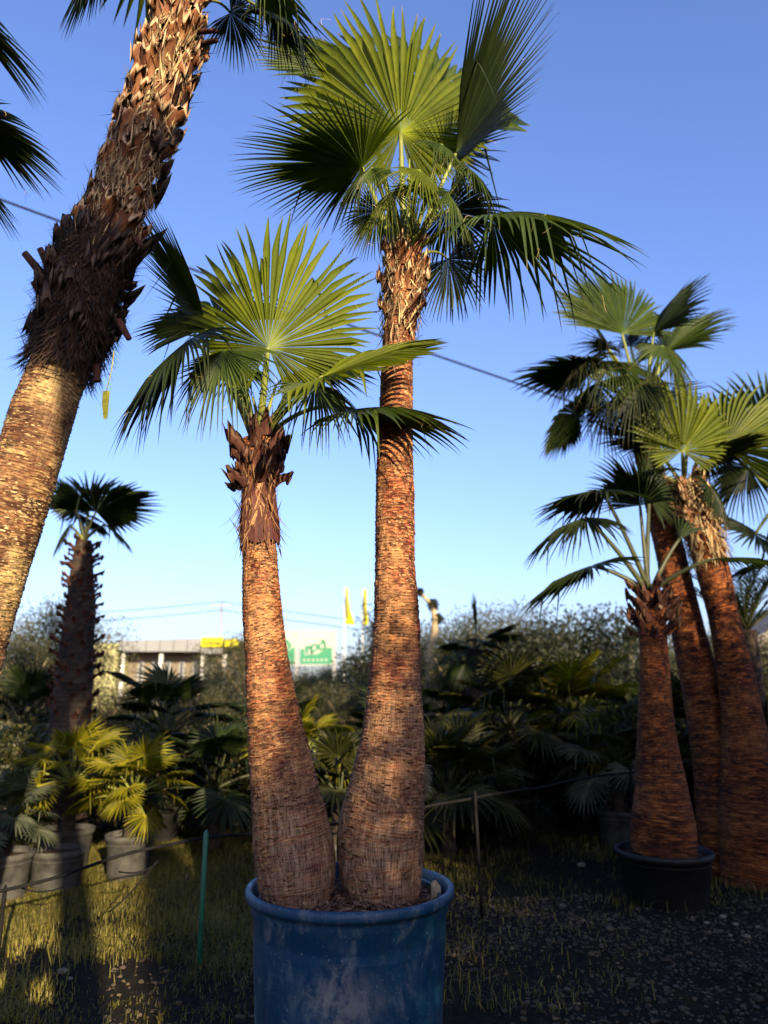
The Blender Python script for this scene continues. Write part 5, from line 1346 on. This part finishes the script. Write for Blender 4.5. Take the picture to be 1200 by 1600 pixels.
M['gravel'] = fibre_material('gravel_stone', (.005, .004, .0025), (.105, .082, .052))
o = link('gravel', make_mesh('gravel', V.reshape(-1, 3), [F], M['gravel'], {'lf': np.repeat(np.stack([cg] * 3, -1), 12, 0)}, False))
tag(o, 'loose grey-brown gravel scattered over the soil', 'gravel', kind='stuff')
def stone(label, px, py, r_, seed, mat='pale_stone', group=None):
    b = (800 - py) / FPX; t_ = -CAMH / (SP + b * CP); Yg = t_ * (CP - b * SP); xg = (px - 600) / FPX * t_
    g2 = np.random.default_rng(seed)
    # one subdivision of the icosahedron
    V, F, cache = [v / np.linalg.norm(v) for v in ico_v], [], {}
    def mid_(a_, b2):
        kk_ = (min(a_, b2), max(a_, b2))
        if kk_ not in cache: v = V[a_] + V[b2]; V.append(v / np.linalg.norm(v)); cache[kk_] = len(V) - 1
        return cache[kk_]
    for a_, b2, c2 in ico_f:
        ab, bc, ca = mid_(a_, b2), mid_(b2, c2), mid_(c2, a_); F += [[a_, ab, ca], [b2, bc, ab], [c2, ca, bc], [ab, bc, ca]]
    V = np.array(V); V = V * (1 + .22 * vnoise(V * 1.7 + seed, seed)[:, None]) * np.array([1.15, .9, .65]) * r_
    z = float(ground_z(xg, Yg))
    tag(link('stone', make_mesh('stone', V, [np.array(F)], M[mat]), None, (xg, Yg, z + r_ * .4)), label, 'stone', group)
stone('white stone lying in the sunlit grass', 99, 1513, .030, 1)
stone('small white pebble beside the larger white stone in the grass', 110, 1522, .016, 2)
stone('pale stone on the shaded gravel right of the planter', 908, 1353, .035, 3)
pl_ = 'pale stones beside the black pot'
for q, (px, py, r_) in enumerate(((1130, 1440, .03), (1150, 1452, .025), (1168, 1470, .032), (1105, 1450, .022), (1185, 1455, .02), (1142, 1468, .018), (1120, 1462, .02))):
    stone('pale stone on the sunlit gravel beside the dusty black pot', px, py, r_ * .75, 10 + q, group=pl_)

# ================================================================== out-of-view shade casters: inferred palm and tree row, plus trees added for shade
HD = np.array([math.sin(SUN_AZ), math.cos(SUN_AZ)]); ED = np.array([-HD[1], HD[0]])
def uw(u, w): return ED * u + HD * w
back = 'trees behind the photographer'
BACK = [  # u across the sun's direction, w metres towards the sun, template, scale, vertical scale
    (-1.9, 4.2, 'dark2', .75, .80), (-.5, 4.0, 'shrub2', 1.15, 1.75), (.55, 4.2, 'shrub2', 1.10, 1.70), (-3.0, 4.6, 'dark1', .9, 1.0),
    (1.02, 4.0, 'dark1', .34, 1.28), (.98, 5.2, 'dark2', .28, 1.45), (.98, 4.6, 'dark2', .30, 1.30), (5.9, 6.6, 'dark2', 1.2, 2.2), (4.6, 5.6, 'dark1', .9, 1.5), (1.72, 4.4, 'patchy', .80, 1.0), (1.45, 5.6, 'shrub2', .8, 1.6), (2.6, 4.8, 'dark2', .85, 1.25), (3.8, 4.6, 'patchy', 1.1, 1.12), (5.2, 5.0, 'dark2', .95, 2.0), (6.6, 5.4, 'dark1', 1.1, 2.1), (4.4, 7.5, 'dark1', .9, 1.3), (8.2, 6.0, 'dark2', 1.1, 1.8), (10.0, 6.5, 'dark1', 1.2, 1.9), (12.0, 7.5, 'dark2', 1.3, 2.1), (6.35, -1.0, 'dark2', 1.0, 1.38), (6.9, .6, 'dark1', 1.1, 1.5),  # sized for shade; several added, the last two to darken the right palms
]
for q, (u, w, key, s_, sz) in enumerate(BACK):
    p = uw(u, w); tree('unseen leafy dark evergreen that shades the scene', key, p, s_, q * 1.9, back, 'evergreen_tree', sz=sz)
pp_ = uw(.20, 4.6)
pk = Palm('tall palm behind the photographer whose trunk shadow crosses the lit grass', (pp_[0], pp_[1], 0.0), name='fan_palm')
top = np.array([pp_[0] - .35 * ED[0], pp_[1] - .35 * ED[1], 5.85])
me, fr = trunk_mesh('trunk', [np.array([pp_[0], pp_[1], -.05]), np.array([pp_[0], pp_[1], 3.2]), top], [.17, .125, .12], M['bark_r'], 40, .03, .009, seed=88); part('trunk', me, pk.root)
crown_of(pk, top, 44, (80, -30), .80, 'leaf_dark', 'petiole', 89, 40, .55, .62)

# the photographer, known from the shadow on the grass
pr_ = empty('person', (.05, -.40, 0)); tag(pr_, 'person in dark clothes photographing the palms, seen only as a shadow', 'person')
J = {'pelvis': (.05, -.42, .95, .15), 'spine': (.05, -.43, 1.15, .14), 'chest': (.05, -.42, 1.34, .15), 'neck': (.05, -.41, 1.46, .06), 'head': (.05, -.38, 1.56, .095), 'crown': (.05, -.38, 1.66, .085),
     'sl': (-.13, -.42, 1.40, .07), 'el': (-.20, -.30, 1.26, .048), 'hl': (-.075, -.07, 1.53, .032), 'sr': (.23, -.42, 1.40, .07), 'er': (.30, -.30, 1.26, .048), 'hr': (.095, -.07, 1.53, .032),
     'pl': (-.05, -.42, .90, .10), 'kl': (-.07, -.40, .50, .065), 'al': (-.08, -.43, .09, .045), 'tl': (-.09, -.28, .035, .035), 'pr': (.15, -.42, .90, .10), 'kr': (.17, -.40, .50, .065), 'ar': (.18, -.43, .09, .045), 'tr': (.19, -.28, .035, .035)}
E = [('pelvis', 'spine'), ('spine', 'chest'), ('chest', 'neck'), ('neck', 'head'), ('head', 'crown'), ('chest', 'sl'), ('sl', 'el'), ('el', 'hl'), ('chest', 'sr'), ('sr', 'er'), ('er', 'hr'), ('pelvis', 'pl'), ('pl', 'kl'), ('kl', 'al'), ('al', 'tl'), ('pelvis', 'pr'), ('pr', 'kr'), ('kr', 'ar'), ('ar', 'tr')]
def skinned(name, J, E, root_, mat, sub=2):
    ks = list(J); me = bpy.data.meshes.new(name); me.from_pydata([J[k_][:3] for k_ in ks], [(ks.index(a), ks.index(b)) for a, b in E], []); me.materials.append(M[mat])
    o = bpy.data.objects.new(name, me); col.objects.link(o)
    sk = o.modifiers.new('skin', 'SKIN'); o.modifiers.new('sub', 'SUBSURF').levels = sub; o.modifiers['sub'].render_levels = sub
    for k_, v in zip(ks, me.skin_vertices[0].data): v.radius = (J[k_][3], J[k_][3]); v.use_root = (k_ == root_)
    return o
o = skinned('body', J, E, 'pelvis', 'cloth'); o.parent = pr_; o.location = -Vector(pr_.location)
for sd, cx_ in ((-1, -.075), (1, .095)):
    for q in range(4):
        z_ = 1.515 + q * .021; Jf = {'a': (cx_, -.075, z_, .011), 'b': (cx_ - sd * .012, -.045, z_ + .004, .009), 'c': (cx_ - sd * .030, -.030, z_ + .005, .008), 'd': (cx_ - sd * .045, -.030, z_ + .004, .006)}
        f_ = skinned('finger', Jf, [('a', 'b'), ('b', 'c'), ('c', 'd')], 'a', 'skin', 1); f_.parent = pr_; f_.location = -Vector(pr_.location)
    Jf = {'a': (cx_, -.085, 1.50, .012), 'b': (cx_ - sd * .018, -.072, 1.515, .010), 'c': (cx_ - sd * .038, -.062, 1.535, .008)}
    f_ = skinned('thumb', Jf, [('a', 'b'), ('b', 'c')], 'a', 'skin', 1); f_.parent = pr_; f_.location = -Vector(pr_.location)
tag(link('phone', MB().box((0.01, -.052, 1.56), (.074, .008, .155)).mesh('phone', M['phone'], False)), 'black phone held up in both hands of the photographer', 'phone')
